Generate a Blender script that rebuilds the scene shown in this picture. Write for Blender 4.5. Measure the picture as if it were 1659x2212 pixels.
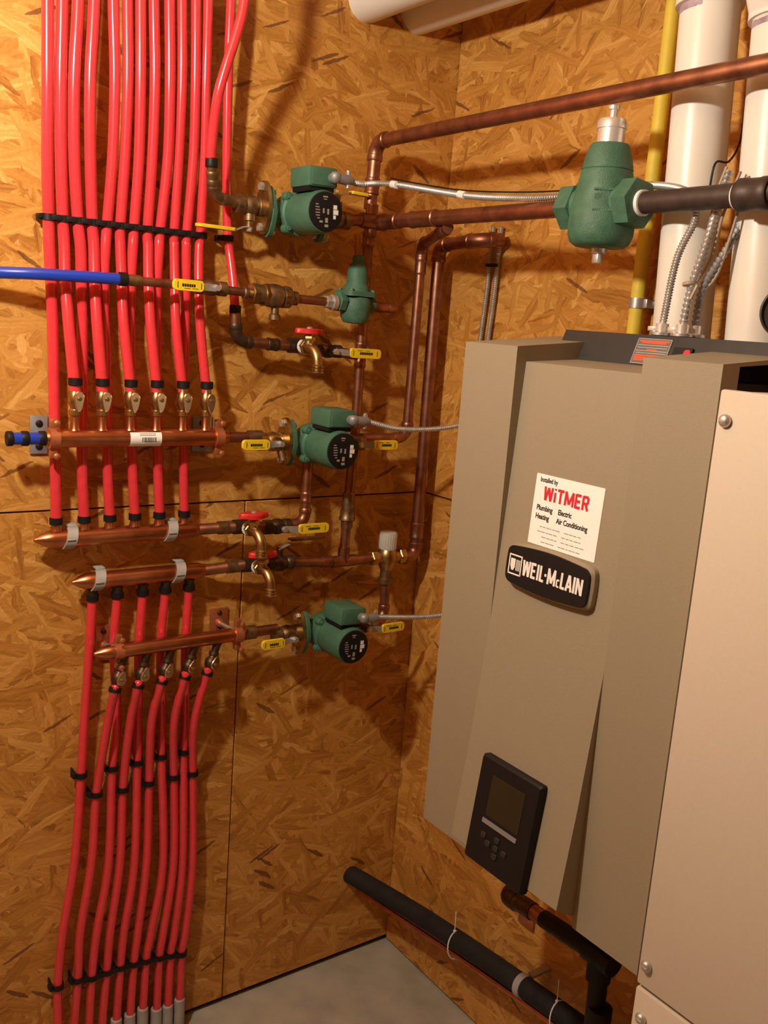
import bpy, bmesh, math, random
from mathutils import Vector, Matrix
random.seed(7)
for o in list(bpy.data.objects): bpy.data.objects.remove(o)
S = bpy.context.scene
COL = S.collection
V = Vector

# ------------------------------------------------------------------ camera
FL, YAW, PITCH, ROLL = 2050.85, 0.633748, -0.193667, 0.075962
CAM = V((-1.425566, -1.786802, 1.615710))
fwd = V((math.sin(YAW)*math.cos(PITCH), math.cos(YAW)*math.cos(PITCH), math.sin(PITCH)))
_r = V((math.cos(YAW), -math.sin(YAW), 0)); _u = _r.cross(fwd)
rgt = math.cos(ROLL)*_r + math.sin(ROLL)*_u
upv = -math.sin(ROLL)*_r + math.cos(ROLL)*_u
cd = bpy.data.cameras.new('camera'); cam = bpy.data.objects.new('camera', cd); COL.objects.link(cam)
m = Matrix((rgt, upv, -fwd)).transposed().to_4x4(); m.translation = CAM
cam.matrix_world = m
cd.sensor_fit = 'VERTICAL'; cd.sensor_height = 24.0; cd.lens = FL*24.0/2212.0; cd.clip_start = 0.02
S.camera = cam
# ------------------------------------------------------------------ light
S.view_settings.view_transform = 'Standard'; S.view_settings.look = 'None'
S.view_settings.gamma = 1.0; S.view_settings.use_curve_mapping = False
S.view_settings.exposure = 0.40
w = bpy.data.worlds.new('world'); S.world = w; w.use_nodes = True
w.node_tree.nodes['Background'].inputs[0].default_value = (1.0, 0.8, 0.55, 1)
w.node_tree.nodes['Background'].inputs[1].default_value = 0.02
LAMP = V((-1.43, -0.75, 2.14))
ld = bpy.data.lights.new('bulb_light', 'POINT'); ld.energy = 45; ld.color = (1.0, 0.90, 0.735); ld.shadow_soft_size = 0.035
lo = bpy.data.objects.new('bulb_light', ld); COL.objects.link(lo); lo.location = LAMP

# ------------------------------------------------------------------ pixel -> point on a wall-parallel plane
def ray(px, py): return fwd + rgt*((px-829.5)/FL) - upv*((py-1106)/FL)
def P(px, py, s):                     # point standing s off the back wall
    d = ray(px, py); return CAM + d*((-s-CAM.y)/d.y)
def Q(px, py, x):                     # point on the plane x
    d = ray(px, py); return CAM + d*((x-CAM.x)/d.x)

# ------------------------------------------------------------------ materials
def newmat(name):
    m = bpy.data.materials.new(name); m.use_nodes = True
    nt = m.node_tree; return m, nt, nt.nodes['Principled BSDF']
def N(nt, t, **kw):
    n = nt.nodes.new(t)
    for k, v in kw.items(): setattr(n, k, v)
    return n
def mat(name, col, rough=.5, metal=0, var=0, vscale=30, bump=0, bscale=200, spec=.5, coat=0, col2=None, sss=0):
    m, nt, b = newmat(name)
    b.inputs['Base Color'].default_value = (*col, 1); b.inputs['Roughness'].default_value = rough
    b.inputs['Metallic'].default_value = metal; b.inputs['Specular IOR Level'].default_value = spec
    b.inputs['Coat Weight'].default_value = coat; b.inputs['Coat Roughness'].default_value = .12
    tc = N(nt, 'ShaderNodeTexCoord')
    if var:
        n = N(nt, 'ShaderNodeTexNoise'); n.inputs['Scale'].default_value = vscale; n.inputs['Detail'].default_value = 5
        nt.links.new(tc.outputs['Object'], n.inputs['Vector'])
        r = N(nt, 'ShaderNodeValToRGB'); r.color_ramp.elements[0].position = .3; r.color_ramp.elements[1].position = .7
        c2 = col2 if col2 else tuple(c*(1-var) for c in col)
        r.color_ramp.elements[0].color = (*c2, 1); r.color_ramp.elements[1].color = (*col, 1)
        nt.links.new(n.outputs['Fac'], r.inputs['Fac']); nt.links.new(r.outputs['Color'], b.inputs['Base Color'])
        mr = N(nt, 'ShaderNodeMapRange'); mr.inputs['To Min'].default_value = min(1, rough*1.3); mr.inputs['To Max'].default_value = rough*.85
        nt.links.new(n.outputs['Fac'], mr.inputs['Value']); nt.links.new(mr.outputs['Result'], b.inputs['Roughness'])
    if bump:
        n = N(nt, 'ShaderNodeTexNoise'); n.inputs['Scale'].default_value = bscale; n.inputs['Detail'].default_value = 3
        nt.links.new(tc.outputs['Object'], n.inputs['Vector'])
        bm = N(nt, 'ShaderNodeBump'); bm.inputs['Strength'].default_value = bump; bm.inputs['Distance'].default_value = .001
        nt.links.new(n.outputs['Fac'], bm.inputs['Height']); nt.links.new(bm.outputs['Normal'], b.inputs['Normal'])
    return m
def math_(nt, op, a, b):
    n = N(nt, 'ShaderNodeMath', operation=op)
    for i, v in enumerate((a, b)):
        if isinstance(v, (int, float)): n.inputs[i].default_value = v
        else: nt.links.new(v, n.inputs[i])
    return n.outputs[0]
def osb_mat(name, horizontal=False):
    m, nt, b = newmat(name)
    L = nt.links.new
    tc = N(nt, 'ShaderNodeTexCoord'); sp = N(nt, 'ShaderNodeSeparateXYZ'); L(tc.outputs['Object'], sp.inputs[0])
    oi = N(nt, 'ShaderNodeObjectInfo'); off = math_(nt, 'MULTIPLY', oi.outputs['Random'], 13.0)
    if horizontal: u, v = sp.outputs['X'], sp.outputs['Y']
    else: u, v = math_(nt, 'ADD', sp.outputs['X'], sp.outputs['Y']), sp.outputs['Z']
    cb = N(nt, 'ShaderNodeCombineXYZ'); L(math_(nt, 'ADD', u, off), cb.inputs[0]); L(math_(nt, 'ADD', v, off), cb.inputs[1])
    nz = N(nt, 'ShaderNodeTexNoise', noise_dimensions='2D'); nz.inputs['Scale'].default_value = 55; nz.inputs['Detail'].default_value = 3; L(cb.outputs[0], nz.inputs['Vector'])
    sub = N(nt, 'ShaderNodeVectorMath', operation='SUBTRACT'); L(nz.outputs['Color'], sub.inputs[0]); sub.inputs[1].default_value = (.5, .5, .5)
    scl = N(nt, 'ShaderNodeVectorMath', operation='SCALE'); L(sub.outputs[0], scl.inputs[0]); scl.inputs['Scale'].default_value = .006
    base = N(nt, 'ShaderNodeVectorMath', operation='ADD'); L(cb.outputs[0], base.inputs[0]); L(scl.outputs[0], base.inputs[1])
    cur = None; curp = None
    # strands: (angle, cells per metre along, cells per metre across)
    layers = [(6, 7.5, 42), (-22, 9, 52), (28, 9, 46), (57, 11, 56), (-48, 10, 52), (82, 13, 60), (-7, 6.5, 32), (15, 11, 75)]
    for i, (ang, sx, sy) in enumerate(layers):
        rot = N(nt, 'ShaderNodeVectorRotate', rotation_type='Z_AXIS'); L(base.outputs[0], rot.inputs['Vector']); rot.inputs['Angle'].default_value = math.radians(ang)
        mp = N(nt, 'ShaderNodeMapping'); L(rot.outputs[0], mp.inputs['Vector']); mp.inputs['Scale'].default_value = (sx, sy, 1); mp.inputs['Location'].default_value = (i*5.7, i*8.3, 0)
        vo = N(nt, 'ShaderNodeTexVoronoi', voronoi_dimensions='2D'); vo.inputs['Scale'].default_value = 1; L(mp.outputs[0], vo.inputs['Vector'])
        sc = N(nt, 'ShaderNodeSeparateColor'); L(vo.outputs['Color'], sc.inputs[0])
        prio = math_(nt, 'SUBTRACT', sc.outputs[0], math_(nt, 'MULTIPLY', vo.outputs['Distance'], .35))
        rs = N(nt, 'ShaderNodeSeparateXYZ'); L(rot.outputs[0], rs.inputs[0])
        pk = N(nt, 'ShaderNodeCombineXYZ'); L(rs.outputs[0], pk.inputs[0]); L(rs.outputs[1], pk.inputs[1]); L(sc.outputs[1], pk.inputs[2])
        if cur is None: cur, curp = pk.outputs[0], prio
        else:
            g = math_(nt, 'GREATER_THAN', prio, curp)
            mx = N(nt, 'ShaderNodeMix', data_type='VECTOR'); L(g, mx.inputs[0]); L(cur, mx.inputs[4]); L(pk.outputs[0], mx.inputs[5])
            cur = mx.outputs[1]; curp = math_(nt, 'MAXIMUM', prio, curp)
    s2 = N(nt, 'ShaderNodeSeparateXYZ'); L(cur, s2.inputs[0])
    mg = N(nt, 'ShaderNodeMapping'); L(cur, mg.inputs['Vector']); mg.inputs['Scale'].default_value = (11, 190, 37)
    ng = N(nt, 'ShaderNodeTexNoise'); ng.inputs['Scale'].default_value = 1; ng.inputs['Detail'].default_value = 3; ng.inputs['Roughness'].default_value = .6; L(mg.outputs[0], ng.inputs['Vector'])
    tone = math_(nt, 'ADD', math_(nt, 'MULTIPLY', s2.outputs[2], .38), math_(nt, 'MULTIPLY', ng.outputs['Fac'], .66))
    cr = N(nt, 'ShaderNodeValToRGB'); e = cr.color_ramp.elements
    e[0].position = .20; e[0].color = (.25, .088, .013, 1)
    e[1].position = .88; e[1].color = (.80, .49, .165, 1)
    for pos, c in ((.33, (.41, .172, .028, 1)), (.50, (.53, .247, .048, 1)), (.68, (.63, .325, .077, 1))):
        k = e.new(pos); k.color = c
    L(tone, cr.inputs['Fac'])
    # rare thin dark bark slivers
    col = cr.outputs['Color']
    for ang, sx, sy, thr in ((35, 14, 85, .990), (-25, 12, 110, .988)):
        rot = N(nt, 'ShaderNodeVectorRotate', rotation_type='Z_AXIS'); L(base.outputs[0], rot.inputs['Vector']); rot.inputs['Angle'].default_value = math.radians(ang)
        mp = N(nt, 'ShaderNodeMapping'); L(rot.outputs[0], mp.inputs['Vector']); mp.inputs['Scale'].default_value = (sx, sy, 1)
        vo = N(nt, 'ShaderNodeTexVoronoi', voronoi_dimensions='2D'); vo.inputs['Scale'].default_value = 1; L(mp.outputs[0], vo.inputs['Vector'])
        sc = N(nt, 'ShaderNodeSeparateColor'); L(vo.outputs['Color'], sc.inputs[0])
        dk = math_(nt, 'MULTIPLY', math_(nt, 'GREATER_THAN', sc.outputs[2], thr), math_(nt, 'LESS_THAN', vo.outputs['Distance'], .42))
        mc = N(nt, 'ShaderNodeMix', data_type='RGBA'); L(math_(nt, 'MULTIPLY', dk, .78), mc.inputs[0]); L(col, mc.inputs[6]); mc.inputs[7].default_value = (.12, .040, .012, 1)
        col = mc.outputs[2]
    L(col, b.inputs['Base Color'])
    b.inputs['Roughness'].default_value = .52; b.inputs['Specular IOR Level'].default_value = .35
    nb = N(nt, 'ShaderNodeTexNoise', noise_dimensions='2D'); nb.inputs['Scale'].default_value = 110; nb.inputs['Detail'].default_value = 2; L(cb.outputs[0], nb.inputs['Vector'])
    bp = N(nt, 'ShaderNodeBump'); bp.inputs['Strength'].default_value = .35; bp.inputs['Distance'].default_value = .002
    L(nb.outputs['Fac'], bp.inputs['Height']); L(bp.outputs[0], b.inputs['Normal'])
    return m
M = dict(
    osb=osb_mat('osb'), osb_flat=osb_mat('osb_ceiling', True),
    concrete=mat('concrete', (.47, .46, .39), .9, var=.35, vscale=9, bump=.5, bscale=90),
    stud=mat('dark_backing', (.03, .018, .01), .9, var=.4),
    red=mat('red_tube', (.76, .046, .060), .19, var=.12, vscale=60, spec=.6, coat=.25),
    blue=mat('blue_tube', (.010, .050, .46), .28, var=.1, spec=.6, coat=.25),
    copper=mat('aged_copper', (.44, .205, .125), .38, metal=.92, var=.5, vscale=35, col2=(.22, .088, .052)),
    copperb=mat('bright_copper', (.70, .30, .15), .30, metal=1, var=.3, vscale=25, col2=(.48, .17, .075)),
    clampc=mat('copper_plated_clamp', (.66, .24, .11), .42, metal=.7, var=.3),
    brass=mat('brass', (.62, .44, .20), .33, metal=1, var=.45, vscale=60, col2=(.33, .21, .08)),
    brassd=mat('soiled_brass', (.36, .24, .12), .45, metal=.9, var=.5, vscale=70, col2=(.15, .09, .045)),
    bronze=mat('dark_bronze_fitting', (.13, .08, .05), .42, metal=.8, var=.5, vscale=60),
    zinc=mat('zinc_steel', (.68, .68, .68), .34, metal=.72, var=.25, vscale=80),
    galv=mat('galvanized_bracket', (.36, .37, .39), .5, metal=.5, var=.3, vscale=40),
    chrome=mat('chrome', (.90, .89, .87), .26, metal=.6, var=.1),
    green=mat('green_enamel', (.066, .182, .118), .48, var=.25, vscale=40, bump=.35, bscale=400),
    greenb=mat('green_cast_enamel', (.064, .178, .112), .5, var=.3, vscale=50, bump=.8, bscale=420),
    black=mat('black_plastic', (.010, .009, .010), .5, var=.3, spec=.3),
    label=mat('dark_label', (.13, .12, .115), .5, var=.1),
    bargrey=mat('dim_silver', (.22, .22, .22), .4, var=.1),
    rubber=mat('black_foam_insulation', (.012, .012, .013), .8, var=.4, bump=.6, bscale=150),
    iron=mat('black_iron_pipe', (.075, .052, .045), .48, metal=.4, var=.35, vscale=70),
    grey=mat('grey_plastic', (.42, .42, .42), .5, var=.2),
    cap=mat('translucent_grey_cap', (.60, .59, .54), .5, var=.15),
    pvc=mat('white_pvc', (.80, .76, .70), .33, var=.05, vscale=12, spec=.5),
    primer=mat('purple_primer', (.48, .36, .43), .5, var=.5, vscale=60),
    yellow=mat('yellow_vinyl', (.85, .62, .02), .4, var=.12, vscale=80),
    gas=mat('yellow_gas_jacket', (.80, .60, .06), .5, var=.12, vscale=40),
    redh=mat('red_handle', (.66, .02, .02), .4, var=.15, vscale=80),
    nickel=mat('nickel_lever', (.80, .72, .56), .2, metal=1, var=.15),
    white=mat('white_paper', (.93, .93, .92), .6, var=.03),
    inkb=mat('black_ink', (.015, .014, .013), .6, var=.1),
    inkr=mat('red_ink', (.66, .02, .04), .6, var=.1),
    inkw=mat('white_ink', (.85, .84, .80), .5, var=.05),
    inkg=mat('grey_ink', (.30, .29, .27), .6, var=.1),
    orange=mat('orange_ink', (.80, .10, .035), .5, var=.1),
    tan=mat('tan_jacket', (.300, .255, .178), .55, var=.05, vscale=300, bump=.25, bscale=700),
    beige=mat('beige_cabinet', (.60, .53, .44), .45, var=.03, vscale=200, bump=.1, bscale=600),
    darkgrey=mat('dark_grey_plastic', (.024, .022, .021), .55, var=.2),
    lcd=mat('lcd_glass', (.026, .022, .012), .3, var=.1),
    teflon=mat('white_thread_tape', (.82, .82, .80), .6, var=.05),
    porcelain=mat('porcelain', (.8, .78, .74), .3, var=.03),
    wire=mat('pale_wire', (.42, .34, .26), .45, var=.2),
)

# ------------------------------------------------------------------ mesh building
class MB:
    def __init__(s): s.v = []; s.f = []
    def raw(s, vs, fs):
        o = len(s.v); s.v += [V(q) for q in vs]; s.f += [tuple(i+o for i in f) for f in fs]; return s
    def xf(s, M4): s.v = [M4 @ q for q in s.v]; return s
    def tube(s, pts, r, n=12, cap=True):
        pts = [V(p) for p in pts]; k = len(pts)
        rs = r if isinstance(r, (list, tuple)) else [r]*k
        T = [(pts[min(i+1, k-1)]-pts[max(i-1, 0)]).normalized() for i in range(k)]
        a = V((0, 0, 1)) if abs(T[0].z) < .9 else V((1, 0, 0))
        nrm = (a - T[0]*a.dot(T[0])).normalized()
        vs = []; fs = []
        for i in range(k):
            nrm = (nrm - T[i]*nrm.dot(T[i])).normalized(); bn = T[i].cross(nrm)
            for j in range(n):
                t = 2*math.pi*j/n; vs.append(pts[i] + (nrm*math.cos(t)+bn*math.sin(t))*rs[i])
        for i in range(k-1):
            for j in range(n):
                fs.append((i*n+j, i*n+(j+1) % n, (i+1)*n+(j+1) % n, (i+1)*n+j))
        if cap: fs.append(tuple(reversed(range(n)))); fs.append(tuple((k-1)*n+j for j in range(n)))
        return s.raw(vs, fs)
    def lathe(s, prof, o=(0, 0, 0), ax=(0, 0, 1), n=24, ph=0, sx=1, sy=1):
        o = V(o); ax = V(ax).normalized()
        a = V((0, 0, 1)) if abs(ax.z) < .9 else V((1, 0, 0))
        e1 = (a - ax*a.dot(ax)).normalized(); e2 = ax.cross(e1)
        vs = []; fs = []; k = len(prof)
        for r, h in prof:
            for j in range(n):
                t = 2*math.pi*j/n+ph; vs.append(o + ax*h + (e1*math.cos(t)*sx+e2*math.sin(t)*sy)*max(r, 1e-5))
        for i in range(k-1):
            for j in range(n): fs.append((i*n+j, i*n+(j+1) % n, (i+1)*n+(j+1) % n, (i+1)*n+j))
        fs.append(tuple(reversed(range(n)))); fs.append(tuple((k-1)*n+j for j in range(n)))
        return s.raw(vs, fs)
    def box(s, c, sz, bev=.001, rot=None, seg=2):
        bm = bmesh.new(); bmesh.ops.create_cube(bm, size=1)
        bmesh.ops.scale(bm, vec=sz, verts=bm.verts)
        if bev: bmesh.ops.bevel(bm, geom=bm.edges[:], offset=min(bev, min(sz)*.45), segments=seg, affect='EDGES', profile=.5)
        bm.verts.index_update()
        R = rot if rot else Matrix.Identity(3); c = V(c)
        vs = [R @ q.co + c for q in bm.verts]; fs = [tuple(q.index for q in f.verts) for f in bm.faces]
        bm.free(); return s.raw(vs, fs)
    def prism(s, out, o, e1, e2, e3, h, bev=0):
        # outline in (e1,e2), from o to o+e3*h ; optional chamfer of the far rim
        o = V(o); e1 = V(e1); e2 = V(e2); e3 = V(e3); n = len(out)
        lay = [(0, 1.0), (h-bev, 1.0), (h, None)] if bev else [(0, 1.0), (h, 1.0)]
        cx = sum(p[0] for p in out)/n; cy = sum(p[1] for p in out)/n
        vs = []
        for hh, k in lay:
            for (a, b) in out:
                if k is None:
                    d = math.hypot(a-cx, b-cy); q = (d-bev)/d; a = cx+(a-cx)*q; b = cy+(b-cy)*q
                vs.append(o+e1*a+e2*b+e3*hh)
        fs = [tuple(reversed(range(n)))]
        for i in range(len(lay)-1):
            for j in range(n): fs.append((i*n+j, i*n+(j+1) % n, (i+1)*n+(j+1) % n, (i+1)*n+j))
        fs.append(tuple((len(lay)-1)*n+j for j in range(n)))
        return s.raw(vs, fs)
    def hexa(s, a, b, r, n=6):
        a = V(a); b = V(b); L_ = (b-a).length; c = min(.0015, L_*.2)
        return s.lathe([(r*.9, 0), (r, c), (r, L_-c), (r*.9, L_)], a, b-a, n=n, ph=.4)
LOC = {}
def mk(name, mb, material, off=V((0, 0, 0))):
    me = bpy.data.meshes.new(name); me.from_pydata([tuple(q-off) for q in mb.v], [], mb.f)
    bm = bmesh.new(); bm.from_mesh(me); bmesh.ops.recalc_face_normals(bm, faces=bm.faces[:]); bm.to_mesh(me); bm.free()
    for p in me.polygons: p.use_smooth = True
    me.set_sharp_from_angle(angle=math.radians(38))
    me.materials.append(M[material]); me.update()
    o = bpy.data.objects.new(name, me); COL.objects.link(o); return o
def tag(o, label, cat, group=None):
    o['label'] = label; o['category'] = cat
    if group: o['group'] = group
    return o
def thing(name, label, cat, loc=(0, 0, 0), group=None, local=False):
    o = bpy.data.objects.new(name, None); COL.objects.link(o); o.location = loc; o.empty_display_size = .03
    LOC[o] = V((0, 0, 0)) if local else V(loc)
    return tag(o, label, cat, group)
def part(parent, name, mb, material, label=None):
    o = mk(name, mb, material, LOC[parent]); o.parent = parent; LOC[o] = LOC[parent]
    if label: o['label'] = label
    return o
def single(name, label, cat, mb, material, group=None):
    c = sum(mb.v, V((0, 0, 0)))/len(mb.v); o = mk(name, mb, material, c); o.location = c; LOC[o] = c
    return tag(o, label, cat, group)
def copy_tree(o, parent=None):
    c = o.copy(); COL.objects.link(c); c.parent = parent; LOC[c] = LOC.get(o, V((0, 0, 0)))
    for ch in list(o.children): copy_tree(ch, c)
    return c
def struct(name, mb, material):
    o = mk(name, mb, material); o['kind'] = 'structure'; LOC[o] = V((0, 0, 0)); return o
def cat_rom(pts, n=8):
    pts = [V(p) for p in pts]; q = [pts[0]*2-pts[1]] + pts + [pts[-1]*2-pts[-2]]; out = []
    for i in range(1, len(q)-2):
        for k in range(n):
            t = k/n; a, b, c, d = q[i-1], q[i], q[i+1], q[i+2]
            out.append(.5*((2*b)+(c-a)*t+(2*a-5*b+4*c-d)*t*t+(3*b-a-3*c+d)*t**3))
    out.append(pts[-1]); return out
def resample(pts, step):
    pts = [V(p) for p in pts]; out = [pts[0]]; acc = 0
    for a, b in zip(pts, pts[1:]):
        L_ = (b-a).length; t = step-acc
        while t <= L_: out.append(a+(b-a)*(t/L_)); t += step
        acc = (acc+L_) % step
    return out
def armored(pts, r=.0055, pitch=.0042):
    q = resample(cat_rom(pts, 14), pitch/3)
    rs = [(r*1.1, r*.98, r*.70)[i % 3] for i in range(len(q))]
    return MB().tube(q, rs, 10)
def ring(o, ax, r, h, ri=None): return MB().lathe([(r*.94, -h/2), (r, -h*.35), (r, h*.35), (r*.94, h/2)], o, ax, 20)
def text_mesh(body, size, bold=.0, sx=1.0, align='LEFT'):
    cu = bpy.data.curves.new('t', 'FONT'); cu.body = body; cu.size = size; cu.align_x = align; cu.offset = bold; cu.resolution_u = 3
    ob = bpy.data.objects.new('t', cu); COL.objects.link(ob)
    dg = bpy.context.evaluated_depsgraph_get(); dg.update()
    me = bpy.data.meshes.new_from_object(ob.evaluated_get(dg))
    vs = [V((v.co.x*sx, v.co.y, 0)) for v in me.vertices]; fs = [tuple(p.vertices) for p in me.polygons]
    bpy.data.objects.remove(ob); bpy.data.curves.remove(cu); bpy.data.meshes.remove(me)
    return vs, fs
def add_text(mb, body, size, o, e1, e2, e3, bold=0, sx=1, align='LEFT'):
    vs, fs = text_mesh(body, size, bold, sx, align)
    # thin raised print
    n = len(vs); top = [o+e1*v.x+e2*v.y+e3*.0004 for v in vs]
    mb.raw(top, fs); return mb
STROKE = {  # heavy sign letters as strokes in a unit box (width, [(x0,y0,x1,y1)...])
    'W': (1.0, [(.08, 1, .20, 0), (.22, 0, .50, .95), (.50, .95, .78, 0), (.80, 0, .92, 1)]),
    'M': (1.0, [(.08, 0, .10, 1), (.10, 1, .50, .12), (.50, .12, .90, 1), (.90, 1, .92, 0)]),
    'i': (.28, [(.14, 0, .14, .72), (.14, .88, .14, 1)]), 'I': (.28, [(.14, 0, .14, 1)]),
    'T': (.72, [(.0, .93, .72, .93), (.36, 0, .36, .95)]),
    'E': (.66, [(.1, 0, .1, 1), (.1, .93, .62, .93), (.1, .5, .56, .5), (.1, .07, .62, .07)]),
    'R': (.74, [(.1, 0, .1, 1), (.1, .93, .60, .93), (.60, .93, .60, .50), (.1, .47, .62, .47), (.38, .47, .64, 0)]),
    'L': (.58, [(.1, 0, .1, 1), (.1, .07, .56, .07)]),
    'A': (.76, [(.06, 0, .34, 1), (.40, 1, .70, 0), (.2, .30, .58, .30)]),
    'N': (.80, [(.1, 0, .1, 1), (.12, .98, .68, .02), (.70, 0, .70, 1)]),
    'c': (.55, [(.48, .50, .12, .50), (.12, .50, .12, .06), (.12, .06, .48, .06)]),
    '.': (.3, [(.15, .42, .15, .58)])}
def stroke_text(mb, body, h, wk, th, o, e1, e2, e3, gap=.12):
    x = 0
    for ch in body:
        wd, ss = STROKE[ch]
        for i, (x0, y0, x1, y1) in enumerate(ss):
            a = V(((x+x0)*wk, y0*h, 0)); b = V(((x+x1)*wk, y1*h, 0)); d = (b-a).normalized(); n = V((-d.y, d.x, 0))*th/2
            q = [a-n, b-n, b+n, a+n]
            mb.prism([(v.x, v.y) for v in q], o+e3*(.00003*i), e1, e2, e3, .0003)
        x += wd+gap
    return x*wk
def rrect(w, h, r, n=5, bulge=0):
    out = []
    for cx, cy, a0 in ((w/2-r, h/2-r, 0), (-w/2+r, h/2-r, 90), (-w/2+r, -h/2+r, 180), (w/2-r, -h/2+r, 270)):
        for k in range(n+1):
            a = math.radians(a0+90*k/n); out.append((cx+r*math.cos(a), cy+r*math.sin(a)))
    return out
X, Y, Z = V((1, 0, 0)), V((0, 1, 0)), V((0, 0, 1))

def pipe_run(name, label, cat, pts, r, material='copper', group=None, couplings=(), loc=None, fit=None, elbow_k=2.2):
    """straight pipes between filleted elbows; couplings = list of (segment, t, length)"""
    pts = [V(p) for p in pts]; k = len(pts)
    t = thing(name, label, cat, loc if loc else pts[0], group); fit = fit or material
    R = r*elbow_k; ends = []
    for i in range(k-1):
        d = (pts[i+1]-pts[i]).normalized()
        a = pts[i] + (d*R if i > 0 else V((0, 0, 0))); b = pts[i+1] - (d*R if i < k-2 else V((0, 0, 0)))
        part(t, 'pipe', MB().tube([a, (a+b)/2, b], r, 16), material); ends.append((a, b, d))
    for i in range(1, k-1):
        a = pts[i]-ends[i-1][2]*R*1.25; b = pts[i]+ends[i][2]*R*1.25; c = pts[i]
        arc = []
        for q in range(11):
            u = q/10; arc.append(a*(1-u)**2+c*2*u*(1-u)+b*u*u)
        mb = MB().tube(arc, r*1.13, 16)
        for e, d in ((a, ends[i-1][2]), (b, ends[i][2])): mb.lathe([(r*1.13, -.007), (r*1.22, -.005), (r*1.22, .004), (r*1.1, .006)], e, d, 16)
        part(t, 'elbow', mb, fit)
    for sg, u, L_ in couplings:
        a, b, d = ends[sg]; c = a+(b-a)*u
        part(t, 'coupling', MB().lathe([(r*1.08, -L_/2-.002), (r*1.2, -L_/2), (r*1.2, -L_/2+.004), (r*1.13, -L_/2+.006), (r*1.13, L_/2-.006), (r*1.2, L_/2-.004), (r*1.2, L_/2), (r*1.08, L_/2+.002)], c, d, 16), fit)
    return t
ORD = ['first', 'second', 'third', 'fourth', 'fifth', 'sixth', 'seventh', 'eighth', 'ninth', 'tenth', 'eleventh', 'twelfth']

# ================================================================== the room
RX, RY, RZ = -3.4, -4.0, 2.42
SEAM = 1.225
struct('floor', MB().box(((RX)/2, RY/2, -.05), (-RX+.1, -RY+.1, .1), 0), 'concrete')
ce = struct('ceiling', MB().box((RX/2, RY/2, RZ+.03), (-RX+.1, -RY+.1, .06), 0), 'osb_flat')
def osb_wall(name, back, panels):
    wl = struct(name, MB().box(*back, 0), 'stud')
    for c, sz in panels: part(wl, 'panel', MB().box(c, sz, .0012, seg=1), 'osb')
    return wl
g = .0032
def bk(x0, x1, z0, z1): return ((x0+x1)/2, .006, (z0+z1)/2), (x1-x0-g, .012, z1-z0-g)
def rt(y0, y1, z0, z1): return (.006, (y0+y1)/2, (z0+z1)/2), (.012, y1-y0-g, z1-z0-g)
osb_wall('wall_back', ((RX/2, .03, RZ/2), (-RX+.1, .034, RZ)),
         [bk(RX, -.482, .014, SEAM), bk(-.482, .014, .014, SEAM), bk(RX, -1.3, SEAM, RZ), bk(-1.3, .014, SEAM, RZ)])
osb_wall('wall_right', ((.03, RY/2, RZ/2), (.034, -RY+.1, RZ)),
         [rt(-2.44, 0, .006, SEAM), rt(-1.22, 0, SEAM, RZ), rt(RY, -1.22, SEAM, RZ), rt(RY, -2.44, .006, SEAM)])
osb_wall('wall_left', ((RX-.03, RY/2, RZ/2), (.034, -RY+.1, RZ)), [((RX-.006, RY/2, SEAM/2), (.012, -RY, SEAM-g)), ((RX-.006, RY/2, (RZ+SEAM)/2), (.012, -RY, RZ-SEAM-g))])
osb_wall('wall_front', ((RX/2, RY-.03, RZ/2), (-RX+.1, .034, RZ)), [((RX/2, RY-.006, SEAM/2), (-RX, .012, SEAM-g)), ((RX/2, RY-.006, (RZ+SEAM)/2), (-RX, .012, RZ-SEAM-g))])
# ceiling lamp holder (the room's own bulb hangs below it)
lh = thing('pendant_lampholder', 'bulb holder hanging from the ceiling on a short cord above the viewer', 'lamp', (LAMP.x, LAMP.y, RZ))
part(lh, 'ceiling_rose', MB().lathe([(.045, 0), (.045, -.010), (.030, -.022), (.006, -.026)], (LAMP.x, LAMP.y, RZ), (0, 0, 1), 28), 'porcelain')
part(lh, 'cord', MB().tube([(LAMP.x, LAMP.y, RZ-.02), (LAMP.x, LAMP.y, LAMP.z+.10)], .0035, 10), 'black')
part(lh, 'socket', MB().lathe([(.006, .11), (.018, .10), (.019, .065), (.016, .055)], LAMP, (0, 0, 1), 20), 'porcelain')

# ================================================================== boiler (hung on the right wall)
yL, yR, zB, zT, xF = -.605, -1.084, .768, 1.600, -.42
yA, yB_ = -.725, -.963
bl = thing('wall_boiler', 'tan wall-hung boiler with tapered front panel and black display', 'boiler', (0, -.845, zB))
part(bl, 'chassis', MB().box((-.195, (yL+yR)/2, (zB+1.57)/2+.008), (.37, abs(yR-yL)-.02, 1.57-zB), .003), 'black')
def wing(y0, y1, xb):
    mb = MB(); out = [(xF, zB), (xF, zT), (xb, zT+(xb-xF)*.095), (xb, zB)]
    mb.prism(out, (0, y0, 0), X, Z, (0, -1, 0), abs(y1-y0)); return mb
fc = part(bl, 'front_cover', wing(yL, yA, -.21), 'tan')
mbw = wing(yB_, yR, xF+.034)
part(bl, 'front_wing', mbw, 'tan')
cz = [(1.578, -.399), (1.37, -.4095), (1.16, -.4205), (.96, -.440), (zB, -.463)]
def xc(z):
    for (z0, x0), (z1, x1) in zip(cz, cz[1:]):
        if z >= z1 or z1 == zB: return x0+(x1-x0)*(z-z0)/(z1-z0)
out = [(x, z) for z, x in cz[:-1]] + [(-.459, .808), (-.40, .776), (-.22, .776), (-.22, 1.590)]
part(bl, 'centre_panel', MB().prism(out, (0, yA, 0), X, Z, (0, -1, 0), abs(yB_-yA)), 'tan')
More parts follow.
